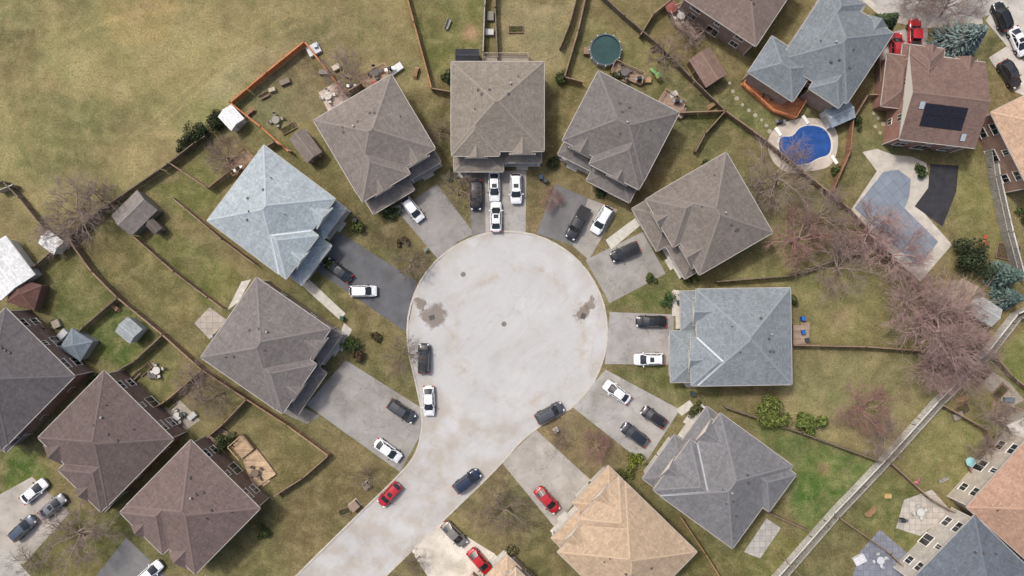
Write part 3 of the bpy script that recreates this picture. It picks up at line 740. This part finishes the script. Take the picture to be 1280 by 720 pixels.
x,y=G(1032,160); pm.tube((x,y,0),(x,y,1),.03,.03,m_white,6); pm.tube((x,y,1),(x-.5,y-.5,1),.03,.03,m_white,6); pm.tube((x-.5,y-.5,1),(x-.5,y-.5,.1),.03,.03,m_white,6)
pm.obj('swimming_pool')
mb=MB(); x,y=G(757,62,1.2); n=40
vs=[];r1,r2=2.45,2.25
for z,r in ((0,r1),(1.25,r1),(1.25,r2),(1.0,r2)):
    vs+= [(r*math.cos(2*math.pi*i/n),r*math.sin(2*math.pi*i/n),z) for i in range(n)]
for k,m in ((0,m_plain('pool_wall',(150,152,150),.5,.1,1)),(1,m_plain('pool_rim',(70,84,92),.5,.1,2)),(2,m_dark)):
    mb.add(vs,[(k*n+i,k*n+(i+1)%n,(k+1)*n+(i+1)%n,(k+1)*n+i) for i in range(n)],m)
mb.add(vs,[list(range(3*n,4*n))],m_water((34,64,62)))
for i in range(12): a=i*math.pi/6; mb.box(2.5*math.cos(a),2.5*math.sin(a),0,.12,.12,1.27,m_white,a)
mb.box(-2.9,0,0,.9,1.1,.9,m_fence(BR)); mb.obj('above_ground_pool',loc=(x,y,0))
mb=MB(); mb.prism([G(*p) for p in [(1078,190),(1096,186),(1118,194),(1140,196),(1158,204),(1162,232),(1146,256),(1190,306),(1150,352),(1060,268),(1096,214)]],0,.03,m_plain('pool_deck2',(172,166,156),.9,.18,.8))
m_cov=NT('pool_cover'); u=m_cov.coord('Object',(1,1,1),(0,0,.9)); br=m_cov.n('ShaderNodeTexBrick'); m_cov.l(u,br.inputs[0]); br.offset=0
br.inputs['Scale'].default_value=1; br.inputs['Brick Width'].default_value=1.5; br.inputs['Row Height'].default_value=1.5; br.inputs['Mortar Size'].default_value=.04
br.inputs['Color1'].default_value=A(112,121,132); br.inputs['Color2'].default_value=A(120,129,140); br.inputs['Mortar'].default_value=A(96,105,116)
m_cov=m_cov.done(m_cov.mul(br.outputs[0],m_cov.rng(m_cov.noise(m_cov.coord(),.6,4),.3,.7,.88,1.12)),.6,.3)
mb.prism([G(*p) for p in [(1068,260),(1104,215),(1122,212),(1138,224),(1136,246),(1130,260),(1172,302),(1148,334)]],.03,.12,m_cov)
mb.obj('covered_swimming_pool',uv=False)
mb=MB(); mb.prism([G(*p) for p in [(1163,205),(1198,207),(1195,240),(1178,283),(1143,258),(1160,235)]],0,.05,m_plain('tarp',(48,48,52),.6,.3,.9)); mb.obj('black_tarpaulin')
mb=MB(); ms=m_plain('stone',(150,144,126),.9,.12,3)
for i,(px,py) in enumerate([(912,104),(916,114),(921,123),(928,131),(936,138),(944,144),(952,150),(958,157),(962,164)]+[(1092,142),(1098,148),(1104,155),(1108,163),(1112,171),(1115,180),(1100,166),(1094,158),(1120,150)]):
    x,y=G(px,py); mb.cyl(x,y,0,.25+.05*(i%3),.04,ms,9)
mb.obj('stepping_stones')
# ---------------------------------------------------------------- vegetation
def bare_tree_mesh(name,c,seed,h=9.0,dens=(9,6,6,5),lim=.36):
    rd=random.Random(seed); mb=MB(); mat=m_plain('bark_'+name,c,.9,.2,2.0)
    def br(p,d,L,r,lv):
        seg=3 if lv<3 else 2; q=Vector(p); dd=Vector(d); rr=r; pts=[q.copy()]
        for i in range(seg):
            dd=(dd+Vector((rd.gauss(0,.15),rd.gauss(0,.15),rd.gauss(.03,.1)))).normalized(); nq=q+dd*L/seg; r2=max(.010,rr*(.76 if lv<3 else .7))
            mb.tube(q,nq,rr,r2,mat,6 if lv==0 else (4 if lv==1 else 3)); q=nq; rr=r2; pts.append(q.copy())
        if lv>=4: return
        n=dens[lv]
        for k in range(n):
            t=rd.uniform(.25,1.0) if lv else rd.uniform(.45,1)
            j=min(seg-1,int(t*seg)); p0=pts[j].lerp(pts[j+1],t*seg-j)
            ax=dd.orthogonal().normalized(); ax.rotate(Matrix.Rotation(rd.uniform(-.5,.5)+k*2.4,3,dd))
            if lv==0: nd=(dd*rd.uniform(.25,.85)+ax*rd.uniform(.9,1.2)).normalized(); LL=h*lim*rd.uniform(.8,1.2)
            else: nd=(dd*rd.uniform(.7,1.1)+ax*rd.uniform(.45,.95)).normalized(); LL=L*rd.uniform(.45,.74)
            br(p0,nd,LL,max(.013,(.10,.052,.027,.015)[lv]*rd.uniform(.8,1.2)),lv+1)
    br((0,0,0),(rd.gauss(0,.04),rd.gauss(0,.04),1),h*.4,.18,0)
    return mb.mesh(name,uv=False)
TM={'a':bare_tree_mesh('a',(142,126,118),3),'b':bare_tree_mesh('b',(160,136,130),5,8.5,(10,7,6,5),.42),'c':bare_tree_mesh('c',(124,110,98),8,8,(7,5,5,5)),'r':bare_tree_mesh('r',(148,116,108),12,7.5,(9,6,6,5),.40)}
def tree(px,py,h,k):
    o=bpy.data.objects.new('bare_tree',TM[k]); x,y=G(px,py,h*.5); s=h/8.5; o.location=(x,y,0); o.scale=(s,s,s*.9); o.rotation_euler=(0,0,random.uniform(0,6.28)); link(o)
for t in [(1170,400,13,'b'),(1142,368,10,'b'),(1128,326,9.5,'b'),(1205,425,10.5,'b'),(1005,300,10.5,'r'),(1085,515,10,'r'),(985,224,10,'a'),(955,235,7,'c'),(570,240,7,'c'),(268,495,7.5,'c'),
 (95,268,9.5,'a'),(120,255,7,'c'),(70,285,6,'a'),(498,442,6.5,'c'),(458,602,4.5,'c'),(636,645,8,'c'),(748,562,5.5,'r'),(88,682,10,'a'),(512,322,6.5,'c'),(522,702,4.5,'c'),(1198,6,9.5,'a'),
 (1165,-5,8,'a'),(828,68,7,'c'),(283,196,7,'c'),(432,92,6.5,'a'),(1225,462,9,'a'),(705,548,4,'c'),(1100,290,9,'b'),(1062,335,8.5,'a'),(30,700,5.5,'c'),(498,236,4,'c'),(1262,520,6.5,'a'),(690,250,4,'r'),(1035,272,7.5,'a'),(548,168,5,'c'),(245,480,5.5,'a'),(860,30,5.5,'a'),(1240,560,5,'a'),(1165,460,8,'b'),(1105,545,6,'a')]: tree(*t)
def clump(name,px,py,r,h,c,seed,n=1400,cone=False,ls=.16):
    rd=random.Random(seed); mb=MB(); m1=m_leaf(c); m2=m_leaf(tuple(int(q*.68) for q in c)); x,y=G(px,py,h*.5)
    mb.tube((0,0,0),(0,0,h*.7),.12,.04,m_plain('trunk',(80,66,54),.9,.2,3),6)
    lob=[(Vector((rd.gauss(0,.42)*r,rd.gauss(0,.42)*r,h*rd.uniform(.35,.75))),rd.uniform(.35,.6)*r) for _ in range(9)]
    for i in range(n):
        if cone:
            t=rd.random()**1.5; z=h*(.06+.94*t); a=rd.choice(range(11))*.571+int(t*9)*1.3+rd.gauss(0,.13); rr=r*(1-t)**.85*rd.uniform(.25,1.05)
            p=Vector((rr*math.cos(a),rr*math.sin(a),z-rr*.18)); d=Vector((math.cos(a),math.sin(a),rd.uniform(-.3,.2)))
            u=(Vector((-d.y,d.x,0)).normalized()+Vector((0,0,rd.gauss(0,.4)))).normalized(); w=d.normalized(); s=ls*rd.uniform(.7,1.5)
            mb.add([p-u*s*.5,p+w*s*1.6,p+u*s*.5,p-w*s*.6],[(0,1,2,3)],rd.choice((m1,m1,m2)))
        else:
            c0,r0=rd.choice(lob); d=Vector((rd.gauss(0,1),rd.gauss(0,1),rd.gauss(.2,1))).normalized(); p=c0+d*r0*rd.uniform(.6,1.1); p.z=max(.05,p.z)
            d=(d+Vector((rd.gauss(0,.6),rd.gauss(0,.6),rd.gauss(0,.6)))).normalized()
            u=d.orthogonal().normalized(); u.rotate(Matrix.Rotation(rd.uniform(0,6.28),3,d)); w=d.cross(u); s=ls*rd.uniform(.6,1.4)
            mb.add([p-u*s,p-w*s*.7,p+u*s,p+w*s*.7],[(0,1,2,3)],rd.choice((m1,m1,m2)))
    return mb.obj(name,loc=(x,y,0),rot=rd.uniform(0,6),uv=False)
clump('spruce_tree',1208,48,3.6,8.5,(116,132,129),1,4600,True,.24)
clump('spruce_tree',1108,28,2.2,6,(66,80,54),2,2200,True,.2)
clump('spruce_tree',1262,344,2.2,6,(98,118,111),3,2400,True,.2)
clump('spruce_tree',1264,372,2.0,5,(94,114,109),4,2200,True,.2)
clump('evergreen_shrub',1215,324,2.7,3.6,(58,68,46),5,3000)
clump('evergreen_shrub',967,515,2.5,2.8,(108,118,62),6,3200)
clump('evergreen_shrub',1010,526,2.1,2.4,(102,114,60),7,2800)
for i,(px,py,r,c) in enumerate([(266,154,1.5,(58,66,42)),(252,164,1.6,(50,60,40)),(240,172,1.6,(54,62,40)),(229,182,1.3,(58,66,42)),(274,150,1.2,(60,66,44)),
   (440,430,1.4,(74,88,50)),(448,446,1.0,(90,78,58)),(446,285,1.1,(84,94,52)),(487,268,1.1,(70,80,48)),(478,258,.9,(80,88,50)),(792,574,1.3,(110,118,52)),(786,590,1.0,(98,100,56)),
   (836,374,1.1,(68,92,50)),(847,468,1.0,(70,84,48)),(862,346,1.2,(78,86,48)),(752,240,.8,(66,78,48)),(566,214,.8,(80,88,52)),(690,205,1.0,(66,74,46)),(740,612,.9,(88,96,52)),(282,550,1.5,(70,80,48)),
   (1282,270,1.3,(80,94,58)),(410,330,.9,(80,90,52)),(812,348,.8,(86,96,54)),(1150,215,1.0,(70,84,50)),(1170,180,1.1,(66,80,48)),(890,205,1.1,(70,80,50)),(560,96,1.1,(60,72,44)),(700,96,1.1,(72,84,48)),(330,665,1.0,(70,80,46)),(130,630,1.1,(84,92,50)),(870,512,1.0,(84,88,54)),(120,478,1.2,(66,78,46)),(990,372,.9,(80,90,54)),(636,690,1.0,(108,102,66)),
   (505,300,.7,(96,84,64)),(470,420,.7,(96,86,60)),(1070,150,1.0,(70,80,50)),(1046,214,.8,(80,88,52)),(770,96,.8,(76,84,50))]):
    clump('garden_shrub',px,py,r,r*1.3,c,20+i,int(500+500*r),False,.12)
# ---------------------------------------------------------------- cars
m_tyre=m_plain('tyre_rubber',(30,30,30),.9,.2,3); m_hub=m_plain('alloy_wheel',(150,152,155),.3,.1,4,.8); m_head=m_plain('headlight',(200,204,206),.1,.05,4,0,.6); m_tail=m_plain('tail_light',(150,22,20),.2,.1,4); m_blk=m_plain('black_plastic',(36,36,37),.6,.2,3)
def car_mesh(kind,col,seed):
    rd=random.Random(seed); mb=MB()
    met=0.0 if sum(col)>600 or col[0]>col[1]*2 else .35
    pt=m_paint(col,met)
    if kind=='sedan':
        L=4.75; st=[(-1,.60,.76,.45),(-.965,.79,.92,.32),(-.86,.87,1.0,.25),(-.55,.905,1.0,.22),(0,.91,.97,.22),(.42,.91,.96,.22),(.66,.895,.89,.22),(.86,.85,.80,.25),(.955,.72,.70,.32),(1,.5,.6,.42)]
        gb=(1.22,-1.92);gt=(.35,-1.05);zr=1.45;wb,wt=.83,.60
    elif kind=='suv':
        L=4.7; st=[(-1,.72,.88,.5),(-.975,.86,1.02,.38),(-.9,.91,1.08,.3),(-.5,.93,1.08,.27),(0,.94,1.07,.27),(.4,.94,1.06,.27),(.62,.93,1.03,.27),(.84,.89,.95,.3),(.955,.78,.85,.36),(1,.58,.72,.46)]
        gb=(1.2,-2.22);gt=(.48,-1.82);zr=1.7;wb,wt=.88,.68
    elif kind=='hatch':
        L=4.3; st=[(-1,.68,.82,.5),(-.975,.82,.96,.36),(-.9,.87,1.02,.28),(-.5,.89,1.02,.24),(0,.89,1.0,.24),(.4,.89,.98,.24),(.62,.88,.93,.24),(.84,.84,.83,.27),(.955,.72,.72,.34),(1,.52,.62,.44)]
        gb=(1.15,-2.0);gt=(.4,-1.55);zr=1.5;wb,wt=.82,.62
    else:
        L=5.6; st=[(-1,.86,1.0,.6),(-.98,.93,1.08,.5),(-.9,.95,1.1,.4),(-.5,.96,1.1,.36),(0,.97,1.1,.36),(.4,.97,1.12,.36),(.62,.96,1.1,.36),(.84,.94,1.05,.36),(.96,.84,.95,.42),(1,.66,.82,.5)]
        gb=(1.35,-.75);gt=(.75,-.55);zr=1.85;wb,wt=.88,.70
    rings=[]
    def fitz(x): return float(np.interp(x,[s[0]*L/2 for s in st],[s[2] for s in st]))
    for (t,w,zt,zb) in st:
        x=t*L/2; half=[(w*.86,zb),(w*.99,zb+.12),(w*1.0,zb+.3),(w*.975,zt-.12),(w*.90,zt-.02),(w*.6,zt+.015)]
        rings.append([(x,y,z) for y,z in half]+[(x,0,zt+.03)]+[(x,-y,z) for y,z in half[::-1]])
    n=len(rings[0]); vs=[p for r in rings for p in r]; fs=[]
    for i in range(len(rings)-1):
        for j in range(n-1): fs.append((i*n+j,(i+1)*n+j,(i+1)*n+j+1,i*n+j+1))
        fs.append((i*n,i*n+n-1,(i+1)*n+n-1,(i+1)*n))
    mb.add(vs,fs,pt,True); mb.add(rings[0],[list(range(n))[::-1]],pt); mb.add(rings[-1],[list(range(n))],pt)
    T=[-1,-.90,-.45,0,.45,.90,1]
    def row(x,w,z,bx,cz): return [(x+bx*(1-t*t),t*w,z-cz*t*t) for t in T]
    zf=fitz(gb[0])-.03; zb_=fitz(gb[1])-.03
    Fb=row(gb[0],wb,zf+.03,.16,.05);Rf=row(gt[0],wt,zr,.10,.05);Rm=row((gt[0]+gt[1])/2,wt*1.02,zr+.03,0,.05);Rr=row(gt[1],wt,zr-.02,-.06,.05);Bb=row(gb[1],wb*.93,zb_+.03,-.08,.05)
    def strip(a,b,mats):
        for j in range(6): mb.add([a[j],a[j+1],b[j+1],b[j]],[(0,1,2,3)],mats[j],True)
    gmt=[pt]+[m_gl]*4+[pt]
    strip(Fb,Rf,gmt); strip(Rf,Rm,[pt]*6); strip(Rm,Rr,[pt]*6); strip(Rr,Bb,gmt)
    U=[0,.05,.34,.37,.68,.71,.93,1]
    for sgn,j in ((1,6),(-1,0)):
        def bl(u,v):
            b=Vector(Fb[j]).lerp(Vector(Bb[j]),u); t_=Vector(Rf[j]).lerp(Vector(Rr[j]),u); q=b.lerp(t_,v)
            q.y+=sgn*.05*math.sin(v*3.14)*(1-abs(2*u-1)**4); return q
        V=[0,.12,.88,1]
        for a in range(7):
            for b in range(3):
                g=(a%2==1) and b==1
                q=[bl(U[a],V[b]),bl(U[a+1],V[b]),bl(U[a+1],V[b+1]),bl(U[a],V[b+1])]
                if sgn<0: q=q[::-1]
                mb.add(q,[(3,2,1,0)],m_gl if g else pt,False)
    mb.box(gb[0]+.12,0,fitz(gb[0])-.02,.16,wb*1.5,.06,m_blk)
    xb=L/2*.8
    for y in (-1,1):
        mb.box((gb[0]+xb)/2,y*.66,fitz((gb[0]+xb)/2)-.0,xb-gb[0]-.1,.02,.022,m_blk)
        mb.box(L/2*.90,y*.62,fitz(L/2*.9)-.12,.34,.26,.14,m_head,-y*.35); mb.box(-L/2*.955,y*.66,fitz(-L/2*.9)-.16,.2,.26,.16,m_tail,y*.25)
        mb.box(gb[0]-.28,y*(wb+.17),fitz(gb[0])-.02,.16,.24,.16,pt if rd.random()<.6 else m_blk)
        for x in (L*.295,-L*.29):
            yo=(st[4][1]+.005)*y
            mb.cyl(x,min(yo,yo-y*.1),.35,.40,.1,m_blk,16,axis='y'); mb.cyl(x,min(yo+y*.012,yo-y*.2),.33,.33,.212,m_tyre,16,axis='y'); mb.cyl(x,min(yo+y*.02,yo-y*.1),.33,.2,.12,m_hub,10,axis='y')
        if kind=='suv': mb.box((gt[0]+gt[1])/2,y*(wt-.05),zr+.02,1.7,.045,.06,m_blk)
        for x in (.15,-.75): mb.box(x,y*(st[4][1]*.985),fitz(0)-.2,.2,.05,.04,pt)
    mb.box(L/2-.05,0,.45,.1,1.0,.22,m_blk); mb.box(-L/2+.02,0,.62,.08,.5,.13,m_white); mb.box(-L/2+.05,0,.42,.14,1.2,.12,m_blk)
    if rd.random()<.4 and kind!='pickup': mb.box((gt[0]+gt[1])/2+.35,0,zr+.005,.62,.74,.03,m_gl)
    if rd.random()<.6 and kind!='pickup': mb.box(gt[1]+.12,0,zr,.16,.05,.09,m_blk,0,.4)
    if kind=='pickup':
        mb.box(-1.8,0,1.0,1.9,1.5,.145,m_blk)
        for y in (-1,1): mb.box(-1.8,y*.83,1.08,1.95,.16,.1,pt)
        mb.box(-2.72,0,1.08,.1,1.7,.1,pt)
    return mb.mesh('parked_'+kind,uv=False)
W_=(216,218,220);BK=(38,39,42);RD=(168,30,38);NV=(40,52,74)
cars=[(516,262,(.62,.78),'hatch',W_),(595,244,(0,1),'suv',BK),(618,233,(.02,1),'sedan',W_),(645,236,(.02,1),'suv',W_),(620,271,(.0,-1),'sedan',W_),
 (722,279,(-.47,.88),'pickup',(50,52,56)),(752,275,(-.5,.86),'suv',W_),(781,315,(-.9,.4),'suv',BK),(814,402,(-1,.0),'sedan',BK),(811,449,(-1,0.02),'suv',W_),
 (771,490,(-.8,-.58),'sedan',W_),(817,521,(-.82,-.58),'hatch',BK),(793,543,(-.8,-.6),'suv',(42,46,56)),(687,516,(.86,-.46),'suv',(78,82,86)),(584,601,(.78,-.6),'suv',NV),
 (684,625,(.66,.75),'sedan',RD),(568,668,(.7,.72),'sedan',(128,122,116)),(600,702,(.66,.75),'sedan',RD),(487,618,(-.68,.73),'hatch',RD),(485,563,(.8,.6),'sedan',W_),
 (502,514,(.82,.56),'suv',(68,72,76)),(536,501,(.03,1),'sedan',W_),(530,448,(.02,-1),'suv',(44,46,48)),(454,364,(1,-.02),'hatch',W_),(423,338,(-.8,-.6),'sedan',(42,44,48)),
 (43,614,(.75,-.65),'sedan',W_),(66,633,(.75,-.65),'sedan',(120,122,126)),(29,660,(.72,-.68),'suv',(74,84,98)),(187,716,(.75,-.66),'sedan',W_),
 (1252,21,(-.35,-.9),'suv',BK),(1273,52,(.4,.9),'sedan',W_),(1262,93,(.5,.8),'suv',(60,60,62)),(1143,46,(0,-1),'pickup',RD),(1120,60,(0,-1),'suv',(162,44,48)),(1047,4,(.5,-.8),'suv',W_)]
for i,(px,py,d,k,c) in enumerate(cars):
    me=car_mesh(k,c,i); o=bpy.data.objects.new('pickup_truck' if k=='pickup' else 'parked_car',me); x,y=G(px,py,.7); o.location=(x,y,.025); o.rotation_euler=(0,0,math.atan2(-d[1],d[0])); link(o)
# ---------------------------------------------------------------- garden clutter
def put(mb,name,px,py,rot=0,z=0,s=1): 
    x,y=G(px,py,.5); o=mb.obj(name,loc=(x,y,z),rot=rot,uv=False); o.scale=(s,s,s); return o
def table_set(px,py,c,rot=0,z=0):
    mb=MB(); m=m_plain('garden_furniture',c,.6,.15,3); mb.cyl(0,0,.7,.62,.04,m,14); mb.cyl(0,0,0,.05,.7,m,6)
    for k in range(4):
        a=k*math.pi/2+.3; x,y=.98*math.cos(a),.98*math.sin(a); mb.box(x,y,.42,.45,.45,.05,m,a); mb.box(x*1.22,y*1.22,.45,.05,.45,.45,m,a)
        for i,j in ((-1,-1),(1,-1),(1,1),(-1,1)): mb.box(x+i*.17,y+j*.17,0,.04,.04,.42,m)
    put(mb,'garden_table_with_chairs',px,py,rot,z)
def bbq(px,py,rot=0,z=0):
    mb=MB(); mb.box(0,0,.1,.6,.5,.75,m_blk); mb.box(0,0,.85,.65,.52,.14,m_dark); mb.box(0,0,.99,.62,.48,.16,m_dark,0,.7); mb.box(.55,0,.82,.4,.42,.04,m_hub); mb.box(-.55,0,.82,.4,.42,.04,m_hub); put(mb,'barbecue_grill',px,py,rot,z)
def binn(px,py,c,rot=0):
    mb=MB(); m=m_plain('bin_plastic',c,.6,.1,2); mb.box(0,0,.08,.48,.55,.92,m,0,1.12); mb.box(0,.02,1.0,.58,.66,.07,m); mb.cyl(-.2,-.28,.1,.1,.06,m_tyre,8,axis='y'); mb.cyl(.2,-.28,.1,.1,.06,m_tyre,8,axis='y'); mb.box(0,.34,.95,.4,.05,.05,m_blk); put(mb,'wheelie_bin',px,py,rot)
def bench(px,py,c,rot=0):
    mb=MB(); m=m_fence(c)
    for k in range(4): mb.box(0,-.2+k*.13,.42,1.6,.11,.04,m)
    for k in range(3): mb.box(0,.28,.5+k*.15,1.6,.04,.11,m)
    for i in (-.7,.7): mb.box(i,-.15,0,.07,.07,.42,m); mb.box(i,.25,0,.07,.07,.9,m)
    put(mb,'garden_bench',px,py,rot)
def planter(px,py,w,d,rot=0):
    mb=MB(); m=m_fence(BR)
    mb.box(0,0,0,w,d,.22,m_plain('soil',(76,62,50),.95,.3,3))
    for a,b,c_,e in ((0,d/2,w+.1,.08),(0,-d/2,w+.1,.08)): mb.box(a,b,0,c_,e,.32,m)
    for a in (-w/2,w/2): mb.box(a,0,0,.08,d-.09,.318,m)
    rd=random.Random(int(px)); ml=m_leaf((90,98,56))
    for k in range(60):
        x,y=rd.uniform(-.4,.4)*w,rd.uniform(-.4,.4)*d; s=.09; mb.add([(x-s,y,.25),(x,y-s,.36),(x+s,y,.25),(x,y+s,.4)],[(0,1,2,3)],ml)
    put(mb,'raised_planter',px,py,rot)
def slide(px,py,c,rot=0,s=1):
    mb=MB(); m=m_plain('toy_plastic',c,.4,.1,2); m2=m_plain('toy_plastic2',(180,164,86),.4,.1,2)
    for i in (-.4,.4):
        for j in (-.4,.4): mb.box(i,j,0,.08,.08,1.9,m2)
    mb.box(0,0,1.0,.9,.9,.06,m2); mb.box(0,0,1.9,1.0,1.0,.35,m,0,.1)
    mb.add([(.45,-.28,1.05),(.45,.28,1.05),(2.2,.28,.12),(2.2,-.28,.12),(.45,-.34,1.25),(2.2,-.34,.3),(.45,.34,1.25),(2.2,.34,.3)],[(0,3,2,1),(0,4,5,3),(1,2,7,6)],m)
    for k in range(4): mb.box(-.5-.08*k,0,.9-.25*k,.08,.6,.05,m2)
    put(mb,'playground_slide',px,py,rot,0,s)
def umbrella(px,py,c,s=1):
    mb=MB(); m=m_plain('canvas',c,.8,.1,2); mb.cyl(0,0,0,.03,2.4,m_white,6); n=8
    vs=[(0,0,2.55)]+[(1.4*math.cos(i*6.2832/n),1.4*math.sin(i*6.2832/n),2.1) for i in range(n)]; mb.add(vs,[(0,i+1,(i+1)%n+1) for i in range(n)],m); mb.cyl(0,0,0,.25,.1,m_conc2,10); put(mb,'garden_parasol',px,py,0,0,s)
def storage(px,py,c,w=1.5,d=.7,rot=0):
    mb=MB(); m=m_plain('storage_box_plastic',c,.6,.15,2); mb.box(0,0,0,w,d,.55,m); mb.box(0,0,.55,w+.06,d+.06,.09,m,0,.93); mb.box(0,d/2+.02,.45,.2,.04,.08,m_blk); put(mb,'garden_storage_box',px,py,rot)
def woodpile(px,py,rot=0):
    mb=MB(); m=m_plain('firewood',(150,122,94),.9,.3,4); rd=random.Random(int(px))
    for r in range(4):
        for k in range(9-r): mb.tube((-.95+r*.11+k*.22,-.3+rd.uniform(-.05,.05),.11+r*.18),(-.95+r*.11+k*.22,.3+rd.uniform(-.05,.05),.11+r*.18),.1,.1,m,7)
    put(mb,'firewood_stack',px,py,rot)
for t in [(410,120,(186,182,176)),(850,22,(176,172,166),0,.6),(960,118,(90,80,72),0,.7),(1150,640,(180,180,176)),(222,520,(190,186,180)),(470,92,(80,78,76),0,.5),(780,92,(90,86,84),0,.6),(62,455,(180,180,180)),(1100,700,(176,180,184)),(1255,515,(120,110,100),0,.5),(320,590,(110,96,84),.3,.35),(345,150,(130,126,118)),(196,463,(180,178,172))]: table_set(*t)
for t in [(440,108),(488,88,.3,.5),(870,20,0,.6),(798,100,.2,.6),(270,420),(975,152),(845,128,0,.6),(300,212,.5,.5),(1128,650)]: bbq(*t)
for t in [(1003,398,(40,90,170),.2),(1003,415,(40,84,160),.2),(1008,425,(52,60,70),.3),(848,378,(50,70,60)),(676,222,(44,60,90)),(682,226,(60,64,62)),(560,222,(44,90,60)),(444,276,(50,60,80)),(395,58,(180,184,188),.3),(428,398,(48,72,58)),(228,518,(54,70,62)),(866,492,(50,60,70)),(1100,128,(56,62,66)),(840,290,(40,60,100))]: binn(*t)
for t in [(330,120,BR,.5),(1180,600,GR,.4),(560,30,GR,1.2),(1215,590,BR,2),(170,470,BR,.8),(820,60,BR,.4)]: bench(*t)
for t in [(212,506,1.4,.9,.7),(180,462,2.2,1.0,.7),(360,160,2.4,1,.5),(880,110,2.0,1,.6),(1262,315,3.6,2.4,-.2),(1232,570,2.4,1.2,.5),(430,640,1.8,1.0,.3),(645,36,2.2,1.0,0),(60,408,2.0,1.0,.7),(1230,472,3.0,1.0,.8),(1252,490,2.6,1.4,.8),(1205,512,2.0,1.6,.5)]: planter(*t)
for t in [(392,62,(186,188,190),2.0,1.6,.5),(495,86,(196,197,197),2.2,1.1,.6),(405,90,(120,116,110)),(420,84,(180,170,156),1.2,.8,.5),(468,104,(140,66,56),.9,.6,.3),(240,520,(170,170,166),1.4,.8,.7),(190,470,(90,88,84)),(78,418,(170,172,174),1.6,1.0,.8),(70,405,(140,130,120),1.2,1.2,.4),(1228,578,(180,178,174)),(1198,520,(130,120,108),1.6,1.0,.4),(1262,500,(90,100,110)),(1180,420,(140,130,116),1.2,.6,.3),(842,118,(170,170,166),1.3,.8,.5),(826,134,(90,90,92)),(810,100,(160,130,100),1.0,.8),(612,40,(180,180,178),1.3,.9),(613,20,(120,116,110),1.0,1.4),(738,190,(150,150,146)),(872,40,(90,60,54),1.2,.6,.5),(340,112,(160,150,130),1.0,.6,.3),(356,102,(110,100,86),1.6,.8,.4),(260,556,(150,140,126),1.2,.8,.7),(1075,700,(190,192,194),1.8,1.2,.5),(1110,620,(170,146,96),1.0,.7)]: storage(*t)
for t in [(312,140,.7),(1205,498,.5),(144,384,-.7),(520,90,1.3),(1090,640,.7),(892,130,.6)]: woodpile(*t)
slide(822,96,(110,150,96),2.2,.8); slide(1145,603,(186,90,140),.5,.4); slide(1226,305,(160,80,60),1.0,.8); umbrella(1210,576,(130,172,176),.55); umbrella(838,12,(120,72,66),.7)
def box_util(px,py,w,d,h,c,rot):
    mb=MB(); m=m_plain('utility_paint',c,.6,.15,2); mb.box(0,0,0,w+.2,d+.2,.08,m_conc2); mb.box(0,0,.08,w,d,h,m); mb.box(0,0,.08+h,w+.08,d+.08,.05,m); mb.box(0,d/2+.01,.2,.04,.02,h*.6,m_blk); put(mb,'utility_box',px,py,rot)
box_util(458,607,.9,.9,.8,(120,110,92),.7); box_util(443,632,1.4,1.2,.9,(132,114,98),.7); box_util(695,538,.6,.5,.7,(150,148,142),.6); box_util(532,312,.5,.4,.8,(110,120,104),.4)
# ---------------------------------------------------------------- light, sky, camera
el=math.radians(58); d=Vector((.72,-.69)).normalized()
sv=Vector((-d.x*math.cos(el),-d.y*math.cos(el),math.sin(el)))
sl=bpy.data.lights.new('sun','SUN'); sl.energy=2.35; sl.angle=math.radians(6.5); sl.color=(1,.97,.93)
so=bpy.data.objects.new('sun',sl); so.rotation_euler=sv.to_track_quat('Z','Y').to_euler(); so.location=(0,0,60); link(so)
w=bpy.data.worlds.new('World'); scene.world=w; w.use_nodes=True; nt=w.node_tree
sky=nt.nodes.new('ShaderNodeTexSky'); sky.sky_type='NISHITA'; sky.sun_disc=False; sky.sun_elevation=el; sky.sun_rotation=math.atan2(sv.x,sv.y); sky.air_density=1.0; sky.dust_density=6
bg=nt.nodes['Background']; nt.links.new(sky.outputs[0],bg.inputs[0]); bg.inputs[1].default_value=.15
cam=bpy.data.cameras.new('camera'); cam.sensor_width=36; cam.lens=36*H/160; cam.clip_start=1; cam.clip_end=6000
co=bpy.data.objects.new('camera',cam); co.location=(0,0,H); link(co); scene.camera=co
scene.view_settings.view_transform='Standard'; scene.view_settings.look='None'; scene.view_settings.exposure=0
